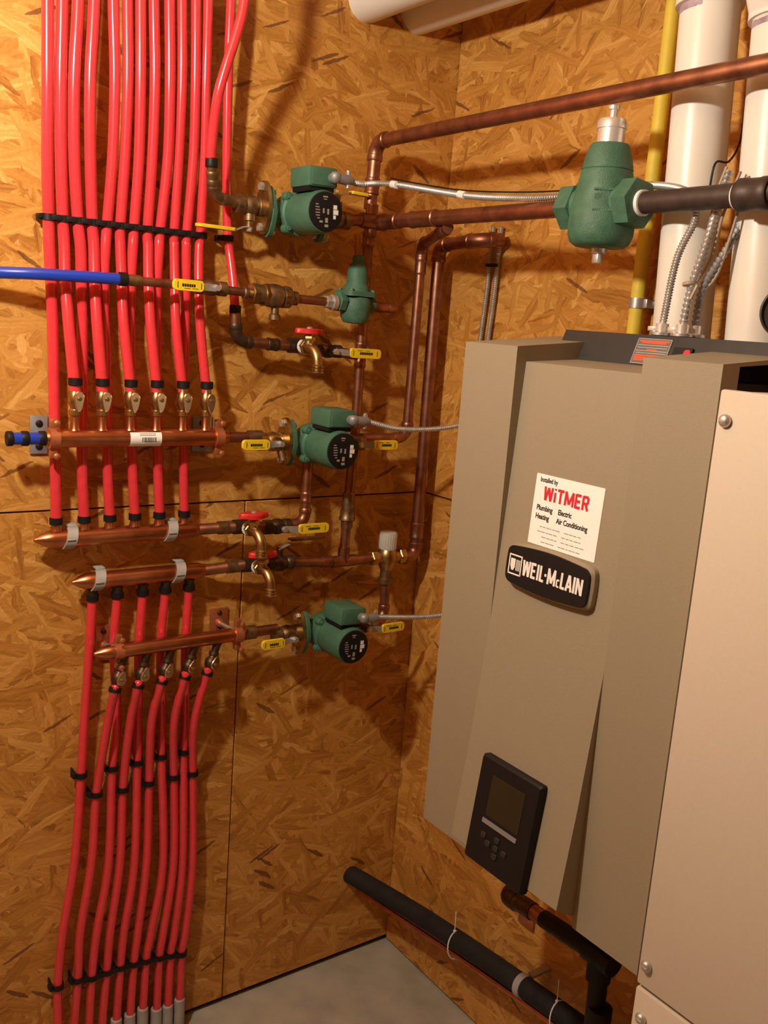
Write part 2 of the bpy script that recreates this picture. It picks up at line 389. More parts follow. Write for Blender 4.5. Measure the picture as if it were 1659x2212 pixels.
# sloping top sheets
x0_ = xF+.0345; z0_ = zT+.0345*.095
part(bl, 'top_cover', MB().prism([(x0_, z0_-.005), (x0_, z0_), (-.21, zT+.01995), (-.21, zT+.012)], (0, yB_, 0), X, Z, (0, -1, 0), abs(yR-yB_)), 'tan')
tr = MB(); tr.prism([(-.292, 1.575), (-.270, 1.631), (-.03, 1.631), (-.03, 1.575)], (0, -.676, 0), X, Z, (0, -1, 0), .42)
tray = part(bl, 'control_tray', tr, 'darkgrey', 'dark grey control tray along the boiler top')
# warning label and switch on the tray's sloping face
f1 = V((0, -1, 0)); f2 = V((.022, 0, .056)).normalized(); f3 = f1.cross(f2).normalized()
if f3.x > 0: f3 = -f3
def tray_at(y, h): return V((-.292, y, 1.575))+f2*h
q0 = Q(1366, 768, -.283); q1 = Q(1441, 768, -.283); wy = q1.y-q0.y; cyy = (q0.y+q1.y)/2
wl_ = part(bl, 'warning_label', MB().prism(rrect(abs(wy), .041, .002), tray_at(cyy, .034), f1, f2, f3, .0012), 'label', 'dark label with orange warning print')
mb = MB()
for h, ww in ((.050, .86), (.0475, .7), (.036, .3), (.027, .88), (.0235, .88), (.020, .86)):
    mb.prism(rrect(abs(wy)*ww, .0026, .0005), tray_at(cyy, h)+f3*.0012, f1, f2, f3, .0003)
part(wl_, 'orange_print', mb, 'orange')
mb = MB()
for h, ww in ((.0435, .9), (.0395, .86), (.031, .86), (.0345, .9)):
    mb.prism(rrect(abs(wy)*ww, .0011, .0003), tray_at(cyy, h)+f3*.0012, f1, f2, f3, .0003)
for sd in (-1, 1): mb.prism(rrect(.0009, .039, .0002), tray_at(cyy+sd*abs(wy)*.475, .034)+f3*.0012, f1, f2, f3, .0003)
for hh in (.0145, .0535): mb.prism(rrect(abs(wy)*.95, .0009, .0002), tray_at(cyy, hh)+f3*.0012, f1, f2, f3, .0003)
part(wl_, 'grey_print', mb, 'grey')
qs = Q(1475, 758, -.281)
sw = part(bl, 'power_switch', MB().prism(rrect(.034, .022, .002), tray_at(qs.y, .032), f1, f2, f3, .004, .001), 'black')
part(sw, 'switch_mark', MB().prism(rrect(.011, .013, .004), tray_at(qs.y-.009, .033)+f3*.004, f1, f2, f3, .001), 'inkr')
# dealer sticker
def front_frame(z):
    t_ = V((xc(z+.02)-xc(z-.02), 0, .04)).normalized(); e1 = V((0, -1, 0)); n_ = e1.cross(t_).normalized()
    if n_.x > 0: n_ = -n_
    return e1, t_, n_
SY = abs(-.915+.783)
zc_ = 1.3635; e1, e2, e3 = front_frame(zc_); so = V((xc(zc_), -.849, zc_))
st = part(bl, 'dealer_sticker', MB().prism(rrect(.134, .106, .001), so, e1, e2, e3, .0008), 'white', 'white square sticker with red and black print')
so2 = so + e3*.0008
mb = MB(); stroke_text(mb, 'WiTMER', .0205, .0178, .0042, so2+e1*(-.047)+e2*.0155, e1, e2, e3)
part(st, 'red_lettering', mb, 'inkr')
mb = MB(); add_text(mb, 'Installed by', .0100, so2+e1*(-.058)+e2*.042, e1, e2, e3, bold=.00022, sx=.78)
for s_, x_, y_ in (('Plumbing', -.058, -.0005), ('Electric', -.014, -.0005), ('Heating', -.058, -.0135), ('Air Conditioning', -.015, -.0135)):
    add_text(mb, s_, .0112, so2+e1*x_+e2*y_, e1, e2, e3, bold=.0003, sx=.80)
part(st, 'black_lettering', mb, 'inkb')
mb = MB(); rr = random.Random(3)
for row, (xa, xb) in enumerate(((-.046, .036), (-.050, .038), (-.040, .038), (-.040, .038))):
    x_ = xa
    while x_ < xb:
        l_ = rr.uniform(.003, .009); mb.prism(rrect(l_, .0011, .0002), so2+e1*(x_+l_/2)+e2*(-.0245-.0075*row), e1, e2, e3, .0003); x_ += l_+rr.uniform(.001, .0022)
        if abs(x_-(-.008)) < .005: x_ += .007
part(st, 'fine_print', mb, 'inkg')
# brand badge
zb_ = 1.274; e1, e2, e3 = front_frame(zb_); bo = V((xc(zb_), -.842, zb_))
def badge_outline(w_, h_, k=.006):
    o_ = []
    pts = rrect(w_, h_, .009, 6)
    n_ = 14
    res = []
    for i in range(len(pts)):
        a, b = pts[i], pts[(i+1) % len(pts)]
        res.append(a)
        if math.hypot(a[0]-b[0], a[1]-b[1]) > .02:
            for q in range(1, n_): res.append((a[0]+(b[0]-a[0])*q/n_, a[1]+(b[1]-a[1])*q/n_))
    for a, b in res:
        o_.append((a*(1+.02*(1-(2*b/h_)**2)), b+math.copysign(k, b)*(1-(2*a/w_)**2)))
    return o_
bz = part(bl, 'badge_bezel', MB().prism(badge_outline(.172, .060), bo, e1, e2, e3, .014, .005), 'tan')
bf = part(bz, 'badge_face', MB().prism(badge_outline(.165, .054), bo+e3*.012, e1, e2, e3, .004, .001), 'black')
b2 = bo + e3*.0160
mb = MB()
xx_ = stroke_text(mb, 'WEIL', .0235, .0155, .0040, b2+e1*(-.0465)+e2*(-.0115), e1, e2, e3)
mb.prism(rrect(.004, .004, .001), b2+e1*(-.0465+xx_+.001), e1, e2, e3, .0004)
xx_ += .0055
xx_ += stroke_text(mb, 'M', .0235, .0155, .0040, b2+e1*(-.0465+xx_)+e2*(-.0115), e1, e2, e3)
xx_ += stroke_text(mb, 'c', .0215, .0130, .0026, b2+e1*(-.0465+xx_)+e2*(-.0115), e1, e2, e3)
stroke_text(mb, 'LAIN', .0235, .0150, .0040, b2+e1*(-.0465+xx_)+e2*(-.0115), e1, e2, e3)
part(bz, 'badge_lettering', mb, 'inkw')
mb = MB(); lg = b2+e1*(-.0635)
for a, b, w_, h_ in ((0, .0145, .027, .0022), (0, -.0145, .027, .0022), (-.0128, 0, .0022, .031), (.0128, 0, .0022, .031)):
    mb.prism(rrect(w_, h_, .0004), lg+e1*a+e2*b, e1, e2, e3, .0005)
mb.prism([(-.010, .009), (-.010, -.002), (-.007, -.009), (-.003, -.009), (0, -.004), (0, .009)], lg, e1, e2, e3, .0005)
for k in range(4): mb.prism(rrect(.0012, .017, .0002), lg+e1*(.0025+.0024*k)+e2*(0), e1, e2, e3, .0005)
part(bz, 'badge_logo', mb, 'inkw')
# display module
zd = .884; e1, e2, e3 = front_frame(zd); do = V((xc(zd), -.838, zd))
dm = part(bl, 'display_module', MB().prism(rrect(.130, .172, .004), do, e1, e2, e3, .014, .004), 'black')
d2 = do + e3*.0141
part(dm, 'screen', MB().prism(rrect(.072, .066, .002), d2+e2*.030+e1*.002, e1, e2, e3, .0006), 'lcd')
part(dm, 'silver_bar', MB().prism(rrect(.076, .007, .001), d2+e2*(-.012)+e1*.0, e1, e2, e3, .002, .0006), 'bargrey')
for a, b in ((0, -.030), (0, -.056), (-.018, -.043), (.018, -.043), (0, -.043), (-.03, -.034)):
    part(dm, 'button', MB().prism(rrect(.011, .009, .003), d2+e1*a+e2*b, e1, e2, e3, .002, .0006), 'darkgrey')

# ================================================================== beige cabinet next to the boiler
cx0, cyl, czt = -.47, -1.121, 1.573
cb_ = thing('beige_cabinet', 'light beige sheet metal cabinet with screwed panels, right of the boiler', 'cabinet', (-.25, -1.45, 0))
part(cb_, 'body', MB().box((-.246, cyl-.34, czt/2), (.43, .676, czt-.004), .003), 'beige')
part(cb_, 'front_panel', MB().box((cx0+.004, cyl-.34, (.803+czt)/2), (.012, .68, czt-.803), .003), 'beige')
part(cb_, 'front_panel', MB().box((cx0+.004, cyl-.34, .40), (.012, .68, .795), .003), 'beige')
for px, py in ((1567, 909), (1397, 2087), (1385, 2200)):
    c = Q(px, py, cx0-.003); mb = MB().lathe([(.0078, 0), (.0078, .0025), (.0055, .0055), (.002, .0065)], c, (-1, 0, 0), 14)
    mb.box(c+V((-.006, 0, 0)), (.0016, .009, .0014), 0)
    part(cb_, 'screw', mb, 'zinc')
c = V((cx0+.03, -1.185, czt)); part(cb_, 'screw', MB().lathe([(.010, 0), (.010, .004), (.007, .009), (.003, .011)], c, (0, 0, 1), 14), 'teflon')

# ================================================================== vents
def vent(name, label, H, base, top, yb):
    pts = [V((H[0], .02, H[1])), V((H[0], yb, H[1])), top, base]
    t = thing(name, label, 'vent pipe', base, 'white boiler vent pipes'); r = .0445
    part(t, 'pipe', MB().tube([pts[0], V((H[0], yb+.09, H[1]))], r, 28), 'pvc')
    a = V((H[0], yb+.09, H[1])); d = (base-top).normalized(); el0 = V((H[0], yb+.085, H[1])); 
    tp = top - d*0
    arc = [el0*(1-u)**2 + V((H[0], yb, H[1]))*2*u*(1-u) + tp*u*u for u in [i/10 for i in range(11)]]
    part(t, 'elbow', MB().tube(arc, r*1.12, 28), 'pvc')
    part(t, 'pipe', MB().tube([tp, (tp+base)/2, base], r, 32), 'pvc')
    return t, d, tp
t1, d1, tp1 = vent('vent_pipe', 'white plastic vent pipe rising from boiler top beside the yellow gas line', (-.125, 2.279), Q(1470, 735, -.16), Q(1536, 5, -.16), Q(1536, 5, -.16).y)
t2, d2_, tp2 = vent('vent_pipe', 'white plastic vent pipe rising at the right edge of the picture', (-.258, 2.272), Q(1633, 745, -.16), Q(1700, 15, -.16), Q(1700, 15, -.16).y)
for t, d, c in ((t1, d1, Q(1534, 14, -.16)), (t2, d2_, Q(1698, 44, -.16))):
    part(t, 'coupling', MB().lathe([(.0446, -.001), (.0505, 0), (.0505, .07), (.046, .087)], c, -d, 32), 'pvc')
    part(t, 'primer_ring', MB().lathe([(.0447, -.003), (.0449, .0), (.0449, .006), (.0447, .008)], c+d*.004, d, 32), 'primer')

# ================================================================== yellow gas line
ga, gb = Q(1464, -60, -.03), Q(1364, 760, -.03)
gt = thing('gas_line', 'yellow jacketed gas line running up the wall left of the white vents', 'gas pipe', gb)
gz = V((gb.x, (ga.y+gb.y)/2, gb.z)); part(gt, 'pipe', MB().tube([ga + V((0, 0, .3)), ga, gb, gb-V((0, 0, .35))], .0135, 18), 'gas')
c = Q(1377, 655, -.03)
mb = MB().lathe([(.0137, -.009), (.0155, -.009), (.0155, .009), (.0137, .009)], c, Z, 20)
mb.box(c+V((.025, -.026, 0)), (.006, .034, .016), .001); mb.box(c+V((.012, -.018, 0)), (.024, .006, .016), .001)
pc = single('pipe_strap', 'zinc strap holding the yellow gas line to the wall', 'strap', mb, 'zinc')

# ================================================================== main copper along the right side, separator, iron pipe
r1, r34 = .0143, .0111
xm = -.242
pipe_run('copper_pipe', 'upper copper pipe running from the corner riser over the boiler', 'copper pipe',
         [P(799, 452, .06), P(813, 306, .06), V((xm-.004, -1.75, 1.998))], r1*.95, couplings=[(0, .42, .03)], elbow_k=1.9)
sk = Q(938, 291, xm-.0135)
single('pipe_label', 'small white label stuck on the upper copper pipe', 'label', MB().box(sk+V((.001, 0, .0035)), (.0015, .038, .007), .0004, Matrix.Rotation(-.35, 3, 'Y')), 'white')
for q_ in bpy.data.objects:
    if q_.name == 'pipe' and q_.parent and q_.parent.name == 'copper_pipe': q_.data.materials[0] = M['copperb']
zm = 1.827
main = pipe_run('copper_pipe', 'main copper pipe from corner tee to the green air separator', 'copper pipe',
         [V((xm, -.07, zm)), V((xm, -.62, zm))], r1, couplings=[(0, .10, .05), (0, .30, .075)])
# separator
sy = -.700
sp_ = thing('air_separator', 'green cast iron air separator with chrome vent cap', 'air separator', (xm, sy, zm-.09))
part(sp_, 'body', MB().lathe([(.016, -.066), (.038, -.064), (.047, -.058), (.0515, -.046), (.0525, -.030), (.0515, -.008), (.0475, .012), (.043, .036), (.0405, .050), (.0395, .052), (.0405, .0535), (.037, .070), (.0315, .088), (.029, .092), (.02, .093)], (xm, sy, zm), Z, 36), 'greenb')
for s in (-1, 1):
    part(sp_, 'hex_boss', MB().tube([(xm, sy+s*.02, zm), (xm, sy+s*.05, zm)], .032, 20).hexa((xm, sy+s*.045, zm), (xm, sy+s*.076, zm), .0385), 'greenb')
part(sp_, 'chrome_cap', MB().lathe([(.0215, .09), (.0215, .114), (.0235, .115), (.0235, .124), (.021, .129), (.006, .130), (.006, .142), (.0095, .144), (.0095, .149), (.004, .151)], (xm, sy, zm), Z, 28), 'chrome')
part(sp_, 'drain_plug', MB().lathe([(.014, -.064), (.013, -.072), (.009, -.074)], (xm, sy, zm), Z, 18).box((xm, sy, zm-.081), (.013, .013, .016), .002), 'zinc')
mb = MB(); add_text(mb, '', .01, V((0, 0, 0)), X, Y, Z)
nf = (CAM-V((xm, sy, zm))); nf.z = 0; nf.normalize(); ef = Z.cross(nf)
mb = MB().prism(rrect(.034, .003, .001), V((xm, sy, zm+.019))+nf*.045, ef, Z, nf, .0025).prism(rrect(.030, .010, .004), V((xm, sy, zm+.008))+nf*.0465, ef, Z, nf, .0018).prism(rrect(.034, .003, .001), V((xm, sy, zm-.012))+nf*.0495, ef, Z, nf, .002)
part(sp_, 'cast_mark', mb, 'greenb')
ip = thing('iron_pipe', 'black iron pipe leaving the green air separator to the right', 'iron pipe', (xm, sy-.1, zm))
ie = V((xm, -1.62, zm+.004))
part(ip, 'pipe', MB().tube([(xm, sy-.07, zm), V((xm, -1.1, zm+.002)), ie], .0168, 20), 'iron')
part(ip, 'coupling', MB().lathe([(.0205, -.026), (.0225, -.023), (.0225, -.012), (.0215, -.009), (.0215, .009), (.0225, .012), (.0225, .023), (.0205, .026)], (xm, -.972, zm+.001), Y, 24), 'iron')
part(ip, 'thread_tape', MB().lathe([(.017, -.004), (.0195, -.003), (.0195, .003), (.017, .004)], (xm, sy-.079, zm), Y, 22).lathe([(.017, -.0016), (.0185, -.001), (.0185, .001), (.017, .0016)], (xm, -.944, zm), Y, 22), 'teflon')

# vertical risers on the back wall
rx = -.252
ris = pipe_run('copper_pipe', 'copper riser dropping from the corner tee behind the green regulator', 'copper pipe',
         [V((rx, -.06, 1.845)), V((rx, -.06, 1.40)), V((rx-.008, -.06, 1.095))], r34, couplings=[(0, .12, .03), (0, .67, .05), (1, .62, .07)], elbow_k=.3)
p1_end = (P(705, 457, .191)).x+.126
part(ris, 'brass_union', MB().lathe([(.012, .05), (.014, .045), (.014, .012), (.0165, .010), (.0165, -.004), (.018, -.006), (.018, -.012), (.0135, -.015), (.0125, -.03)], (rx-.0055, -.06, 1.195), Z, 20), 'brassd')
te = thing('corner_tee', 'copper tee joining the first pump to the corner riser', 'pipe tee', (rx, -.07, zm))
part(te, 'tee', MB().tube([(rx-.03, -.07, zm), (rx+.03, -.075, zm)], r1*1.12, 16).tube([(rx, -.066, zm-.03), (rx, -.066, zm+.035)], r34*1.2, 16), 'copper')
part(te, 'pipe', MB().tube([(p1_end, -.07, zm-.004), (rx-.028, -.072, zm)], r34*1.1, 16), 'copper')
# riser A / B and their top branches
za = 1.368
pipe_run('copper_pipe', 'thinner copper riser from the second pump up to the main pipe', 'copper pipe',
         [V((P(742, 975, .191).x+.124, -.07, za)), V((-.117, -.07, za)), V((-.115, -.07, 1.796)), Q(968, 492, -.234)], r34, couplings=[(1, .95, .04), (2, .8, .05)])
pipe_run('copper_pipe', 'thick dark copper riser standing in the room corner', 'copper pipe',
         [V((-.10, -.058, 1.081)), V((-.052, -.055, 1.081)), V((-.055, -.055, 1.800)), V((-.07, -.205, 1.806)), V((-.02, -.225, 1.812))], r1*.96, couplings=[(1, .06, .035)], elbow_k=1.7)

# ================================================================== pumps
FD = .121     # nameplate distance from the pipe axis
def build_pump():
    t = thing('circulator_pump', 'x', 'pump', (0, 0, 0), 'green circulator pumps', local=True)
    part(t, 'volute', MB().lathe([(.016, .030), (.032, .028), (.040, .018), (.042, 0), (.040, -.014), (.036, -.024)], (0, 0, 0), Y, 32).tube([(-.056, 0, 0), (.056, 0, 0)], .021, 20), 'greenb')
    for s in (-1, 1):
        ov = [(.029*math.cos(a)*(1-.25*abs(math.sin(a))), .049*math.sin(a)) for a in [2*math.pi*i/28 for i in range(28)]]
        fl = part(t, 'flange', MB().prism(ov, (s*.053, 0, 0), Y, Z, (s, 0, 0), .010, .001), 'greenb')
        for z in (-.036, .036):
            part(fl, 'flange_bolt', MB().hexa((s*.044, 0, z), (s*.054, 0, z), .007), 'zinc')
    mo = part(t, 'motor', MB().lathe([(.034, -.018), (.0425, -.020), (.0425, -.027), (.0385, -.030), (.0395, -.036), (.0405, -.080), (.0398, -.110), (.038, -.117), (.026, -.119)], (0, 0, 0), Y, 36), 'green')
    for a in (45, 135, 225, 315):
        x_, z_ = .0425*math.cos(math.radians(a)), .0425*math.sin(math.radians(a))
        part(mo, 'mounting_lug', MB().lathe([(.009, -.015), (.009, -.028), (.0075, -.031)], (x_, 0, z_), Y, 14).hexa((x_, -.028, z_), (x_, -.036, z_), .005), 'green')
    npl = part(t, 'nameplate', MB().lathe([(.0365, -.117), (.0365, -FD+.0010), (.0335, -FD), (.002, -FD)], (0, 0, 0), Y, 36), 'black', 'round black nameplate')
    mb = MB(); e1, e2, e3, o_ = X, Z, V((0, -1, 0)), V((0, -FD-.0001, 0))
    for a, b, w_, h_ in ((-.003, .0265, .010, .0028), (-.003, .022, .007, .0016), (-.021, .012, .006, .0022), (-.020, .007, .009, .002), (-.019, .002, .010, .002), (-.019, -.003, .010, .002), (-.0185, -.008, .009, .002), (-.017, -.013, .006, .002), (-.006, .001, .0035, .009), (.004, .000, .004, .010), (.0195, .009, .009, .009), (.021, .000, .012, .010), (.0185, -.009, .006, .008), (-.011, -.019, .007, .004), (.001, -.016, .006, .009), (.001, -.026, .008, .005)):
        mb.prism(rrect(w_, h_, .0006), o_+e1*a+e2*b, e1, e2, e3, .0004)
    part(npl, 'nameplate_print', mb, 'inkg')
    mb = MB()
    for a, b, w_, h_ in ((.0195, .009, .007, .007), (.021, .000, .010, .008), (.0185, -.009, .005, .006)):
        mb.prism(rrect(w_, h_, .0006), o_+e3*.0004+e1*a+e2*b, e1, e2, e3, .0004)
    part(npl, 'nameplate_logo', mb, 'inkw')
    part(t, 'box_gasket', MB().box((0, -.070, .0415), (.056, .064, .009), .002), 'black')
    tb = part(t, 'terminal_box', MB().box((0, -.071, .0635), (.063, .074, .037), .004), 'green')
    part(tb, 'box_cover', MB().box((0, -.1085, .0625), (.053, .002, .029), .0008), 'green')
    cn = MB().tube([(.018, -.106, .063), (.018, -.118, .063)], .0095, 16)
    cn.lathe([(.002, -.011), (.007, -.009), (.0105, -.004), (.0112, .002), (.0105, .006), (.007, .010), (.002, .011)], (.018, -.121, .063), Z, 18)
    cn.tube([(.018, -.121, .063), (.038, -.121, .062), (.052, -.120, .062)], [.0092, .0100, .0092], 16)
    part(t, 'conduit_connector', cn, 'galv', 'grey metal elbow connector')
    mb = MB().box((.046, -.121, .0625), (.009, .006, .027), .001)
    for z in (.074, .051): mb.lathe([(.0042, -.004), (.0042, .004), (.003, .005)], (.046, -.121, z), Z, 12)
    part(t, 'clamp_screw', mb, 'zinc')
    return t
pump = build_pump()
PL = [(705, 457, 'top green circulator pump, above the green pressure regulator'), (742, 975, 'middle green circulator pump, beside the six-valve copper manifold'), (765, 1398, 'lowest green circulator pump, beside the five-valve copper manifold')]
PO = []
for i, (px, py, lab) in enumerate(PL):
    o = pump if i == 0 else copy_tree(pump); o['label'] = lab
    c = P(px, py, .07+FD)+V((0, FD, 0)); o.location = c; PO.append(c)
    o.rotation_euler = (0, (-.03, .02, .05)[i], 0)

# ================================================================== valves
def lever(t, o, d, st, n, L_=.085, mats=True, start=.018):
    """flat lever: o stem top, d lever direction, st stem axis, n width direction"""
    mb = MB(); pts = [(0, 0), (.012, 0), (start+.012, .008), (L_, .008)]
    wd = .0065
    vs = []; fs = []
    for a, b in pts:
        for s1 in (-1, 1):
            for s2 in (0, .0022): vs.append(o+d*a+st*(b+s2)+n*(wd*s1))
    for i in range(3):
        k = i*4
        for q in ((0, 1, 5, 4), (1, 3, 7, 5), (3, 2, 6, 7), (2, 0, 4, 6)): fs.append(tuple(k+x for x in q))
    fs += [(0, 2, 3, 1), (12, 13, 15, 14)]
    mb.raw(vs, fs)
    lv = part(t, 'lever', mb, 'zinc')
    gl = L_+.006-(start+.012)
    part(lv, 'grip', MB().prism([(x_+start+.012+gl/2, y_) for x_, y_ in rrect(gl, .0205, .0075)], o+st*.0058, d, n, st, .0062, .0012), 'yellow')
    pm = MB(); rr = random.Random(5)
    x_ = start+.012+gl*.3
    while x_ < start+.012+gl*.68:
        l_ = rr.uniform(.002, .004); pm.prism(rrect(l_, .0052, .0004), o+st*.0121+d*(x_+l_/2), d, n, st, .0003); x_ += l_+.0009
    for q in (.1, .86): pm.prism(rrect(.0012, .011, .0002), o+st*.0121+d*(start+.012+gl*q), d, n, st, .0003)
    for q in (.3, .55): pm.prism(rrect(.012, .0009, .0002), o+st*.0121+d*(start+.012+gl*q)+n*.0055, d, n, st, .0003)
    part(lv, 'grip_print', pm, 'inkb')
    part(t, 'stem_nut', MB().hexa(o-st*.003, o+st*.009, .0062), 'zinc')
def ball_valve(label, c, ldir=1, stem=(0, -1, 0), half=.026, r=.017, bodymat='brass', L_=.092, flange=0, group='yellow lever ball valves', stem_h=.034, lx=0):
    c = V(c); st = V(stem); t = thing('ball_valve', label, 'valve', c, group)
    prof = [(r*.72, -half-.006), (r*.95, -half-.005), (r*.95, -half*.62), (r*.8, -half*.55), (r*1.0, -half*.25), (r*1.06, 0), (r*1.0, half*.25), (r*.8, half*.55), (r*.95, half*.62), (r*.95, half+.005), (r*.72, half+.006)]
    part(t, 'body', MB().lathe(prof, c, X, 20), bodymat)
    if flange:
        ov = [(.029*math.cos(a)*(1-.22*abs(math.sin(a))), .050*math.sin(a)) for a in [2*math.pi*i/28 for i in range(28)]]
        fx = c.x+flange*half
        fl = part(t, 'flange', MB().prism(ov, (fx, c.y, c.z), Y, Z, (flange, 0, 0), .009, .001), 'brass')
        for z in (-.038, .038): part(fl, 'flange_nut', MB().hexa((fx-flange*.008, c.y, c.z+z), (fx, c.y, c.z+z), .0085), 'zinc')
    part(t, 'bonnet', MB().tube([c, c+st*(stem_h*.72)], r*.62, 14).tube([c, c+st*stem_h], r*.38, 12), bodymat)
    d = V((ldir, 0, 0)); n = st.cross(d)
    lever(t, c+st*stem_h, d, st, n, L_)
    return t
# pump 1 (top)
p1, p2, p3 = PO
ball_valve('brass flanged valve left of top pump, yellow lever hanging beneath', (p1.x-.098, -.07, p1.z+.005), -1, (0, 0, -1), flange=1, r=.019, bodymat='brassd', L_=.105, stem_h=.040)
ball_valve('brass flanged valve right of top pump, thin yellow lever on top', (p1.x+.098, -.07, p1.z+.003), 1, (0, 0, 1), flange=-1, r=.019, bodymat='brassd', L_=.07, stem_h=.048)
# tube end fittings of pump 1
e_top = P(457, 352, .105); e_cor = P(462, 432, .09)
pipe_run('inlet_elbow', 'brass elbow feeding the top pump from a red tube', 'pipe elbow', [e_top, V((e_cor.x, -.088, p1.z+.008)), V((p1.x-.124, -.07, p1.z+.006))], r34*.86, 'brassd', elbow_k=2.1, couplings=[(0, .75, .03), (1, .45, .03)])
# pump 2
ball_valve('brass flanged valve left of middle pump with yellow lever pointing left', (p2.x-.098, -.07, p2.z+.004), -1, flange=1, r=.020, L_=.086, stem_h=.036)
ball_valve('brass flanged valve right of middle pump with yellow lever pointing right', (p2.x+.098, -.07, p2.z), 1, flange=-1, r=.019, bodymat='brassd', L_=.088, stem_h=.036)
# pump 3
ball_valve('brass flanged valve left of lowest pump with yellow lever pointing left', (p3.x-.098, -.07, p3.z+.004), -1, flange=1, r=.020, bodymat='brassd', L_=.080, stem_h=.036)
ball_valve('brass flanged valve right of lowest pump with yellow lever pointing right', (p3.x+.098, -.07, p3.z), 1, flange=-1, r=.018, bodymat='brassd', L_=.088, stem_h=.034)

# ================================================================== spigots
def spigot(label, c):
    c = V(c); t = thing('drain_spigot', label, 'spigot', c, 'brass drain spigots with red handles')
    part(t, 'tee', MB().tube([c-X*.024, c+X*.024], .0155, 16).tube([c, c-Y*.020], .0135, 16), 'bronze')
    part(t, 'thread_tape', MB().lathe([(.0115, -.004), (.0155, -.003), (.0155, .003), (.0115, .004)], c-Y*.023, Y, 18), 'teflon')
    pts = cat_rom([c-Y*.022, c+V((0, -.040, .000)), c+V((.002, -.056, -.004)), c+V((.004, -.068, -.018)), c+V((.005, -.072, -.040))], 5)
    mb = MB().tube(pts, .0105, 16); mb.hexa(c-Y*.026, c-Y*.036, .0155)
    e_ = c+V((.005, -.072, -.040))
    for k in range(3): mb.lathe([(.0105, -.003), (.0128, -.001), (.0128, .001), (.0105, .003)], e_+Z*(.004-.006*k), Z, 18)
    mb.tube([c+V((0, -.042, 0)), c+V((0, -.040, .026))], .0095, 14).hexa(c+V((0, -.041, .012)), c+V((0, -.040, .022)), .0125)
    part(t, 'spout', mb, 'brass')
    out = []
    for i in range(40):
        a = 2*math.pi*i/40; k = 1+.10*math.cos(4*a); out.append((.030*math.cos(a)*k, .019*math.sin(a)*k))
    h = c+V((0, -.040, .027))
    hd = part(t, 'handle', MB().prism(out, h, X, Y, Z, .010, .002), 'redh', 'red oval handle')
    part(hd, 'handle_screw', MB().lathe([(.0062, 0), (.0062, .002), (.003, .004)], h+Z*.010, Z, 14), 'zinc')
    return t
zl1 = 1.555     # tube-14 line
spigot('brass spigot with red handle below the green regulator', P(645, 747, .06))
spigot('brass spigot with red handle on the six-tube return header', P(527, 1137, .06))
spigot('brass spigot with red handle on the five-tube return header', P(547, 1219, .06))
# small line from red tube 14
q = P(508, 668, .06); qc = P(509, 745, .06)
pipe_run('copper_pipe', 'dark copper elbow pipe from short red tube to the upper spigot', 'copper pipe', [q, V((qc.x, -.06, P(645, 747, .06).z+.002)), P(622, 747, .06)], r34, fit='bronze', couplings=[(1, .62, .022)], elbow_k=2.0)
ball_valve('small bronze ball valve right of upper spigot, yellow lever crossing the riser', P(708, 758, .06), 1, r=.0145, bodymat='bronze', L_=.104, stem_h=.030)
pipe_run('copper_pipe', 'short copper pipe joining upper spigot valve to the riser', 'copper pipe', [P(662, 748, .06), P(700, 755, .06), P(776, 768, .06)], r34*.95, elbow_k=.2)

# ================================================================== blue water line
b0, b1 = P(-120, 580, .045), P(262, 603, .088)
bt = thing('blue_tube', 'bright blue plastic water tube crossing in front of the red tubes', 'tube', b1)
part(bt, 'tube', MB().tube(cat_rom([b0+V((-.5, .02, 0)), b0, P(90, 592, .075), b1], 8), .0103, 16), 'blue')
part(bt, 'crimp_ring', MB().lathe([(.0105, -.008), (.0123, -.007), (.0123, .007), (.0105, .008)], P(265, 603, .088), X, 18), 'black')
zb = 1.70
bA, bB, bC, bD, bE, bF = P(270, 604, .088), P(455, 622, .09), P(537, 633, .09), P(640, 645, .09), P(706, 652, .09), P(842, 666, .09)
pw = thing('water_feed_pipe', 'thin copper feed pipe between blue tube and brass backflow valve', 'copper pipe', bA)
part(pw, 'brass_adapter', MB().tube([bA-X*.01, bA+(bB-bA)*.17], .0102, 16), 'brassd')
part(pw, 'pipe', MB().tube([bA+(bB-bA)*.16, bB], .0082, 16), 'copper')
part(pw, 'pipe', MB().tube([bB, bC+X*.006], .0082, 16), 'copper')
ball_valve('small brass ball valve with yellow lever on the blue water line', bB, -1, r=.0145, bodymat='brassd', L_=.085, stem_h=.026)
bv = thing('backflow_preventer', 'fat brass backflow preventer with hex nuts on the water line', 'valve', bC)
dd = (bD-bC).normalized(); Lb = (bD-bC).length
part(bv, 'body', MB().lathe([(.009, -.012), (.0115, -.010), (.0115, -.004), (.009, -.003), (.009, .004), (.019, .012), (.019, .03), (.0165, .032), (.022, .042), (.024, .055), (.022, .068), (.0175, .072), (.021, .074), (.021, .09), (.014, .096), (.014, Lb)], bC, dd, 26), 'brassd')
for a, b, r in ((.004, .018, .0215), (.030, .040, .0235), (.072, .086, .0235)):
    part(bv, 'hex_nut', MB().hexa(bC+dd*a, bC+dd*b, r), 'brass')
part(bv, 'vent_spout', MB().lathe([(.008, 0), (.008, -.034), (.0115, -.036), (.0115, -.046), (.009, -.047)], bC+dd*.060, Z, 18), 'brassd')
part(pw, 'pipe', MB().tube([bD-X*.004, bE], .0088, 16), 'copper')
part(pw, 'union_nut', MB().hexa(bE-dd*.004, bE+dd*.010, .0135).lathe([(.011, 0), (.016, .002), (.016, .012), (.012, .014)], bE+dd*.009, dd, 18), 'zinc')
rg = P(768, 655, .09)
rv = thing('pressure_regulator', 'green bell-shaped pressure regulator on the water line', 'regulator', rg)
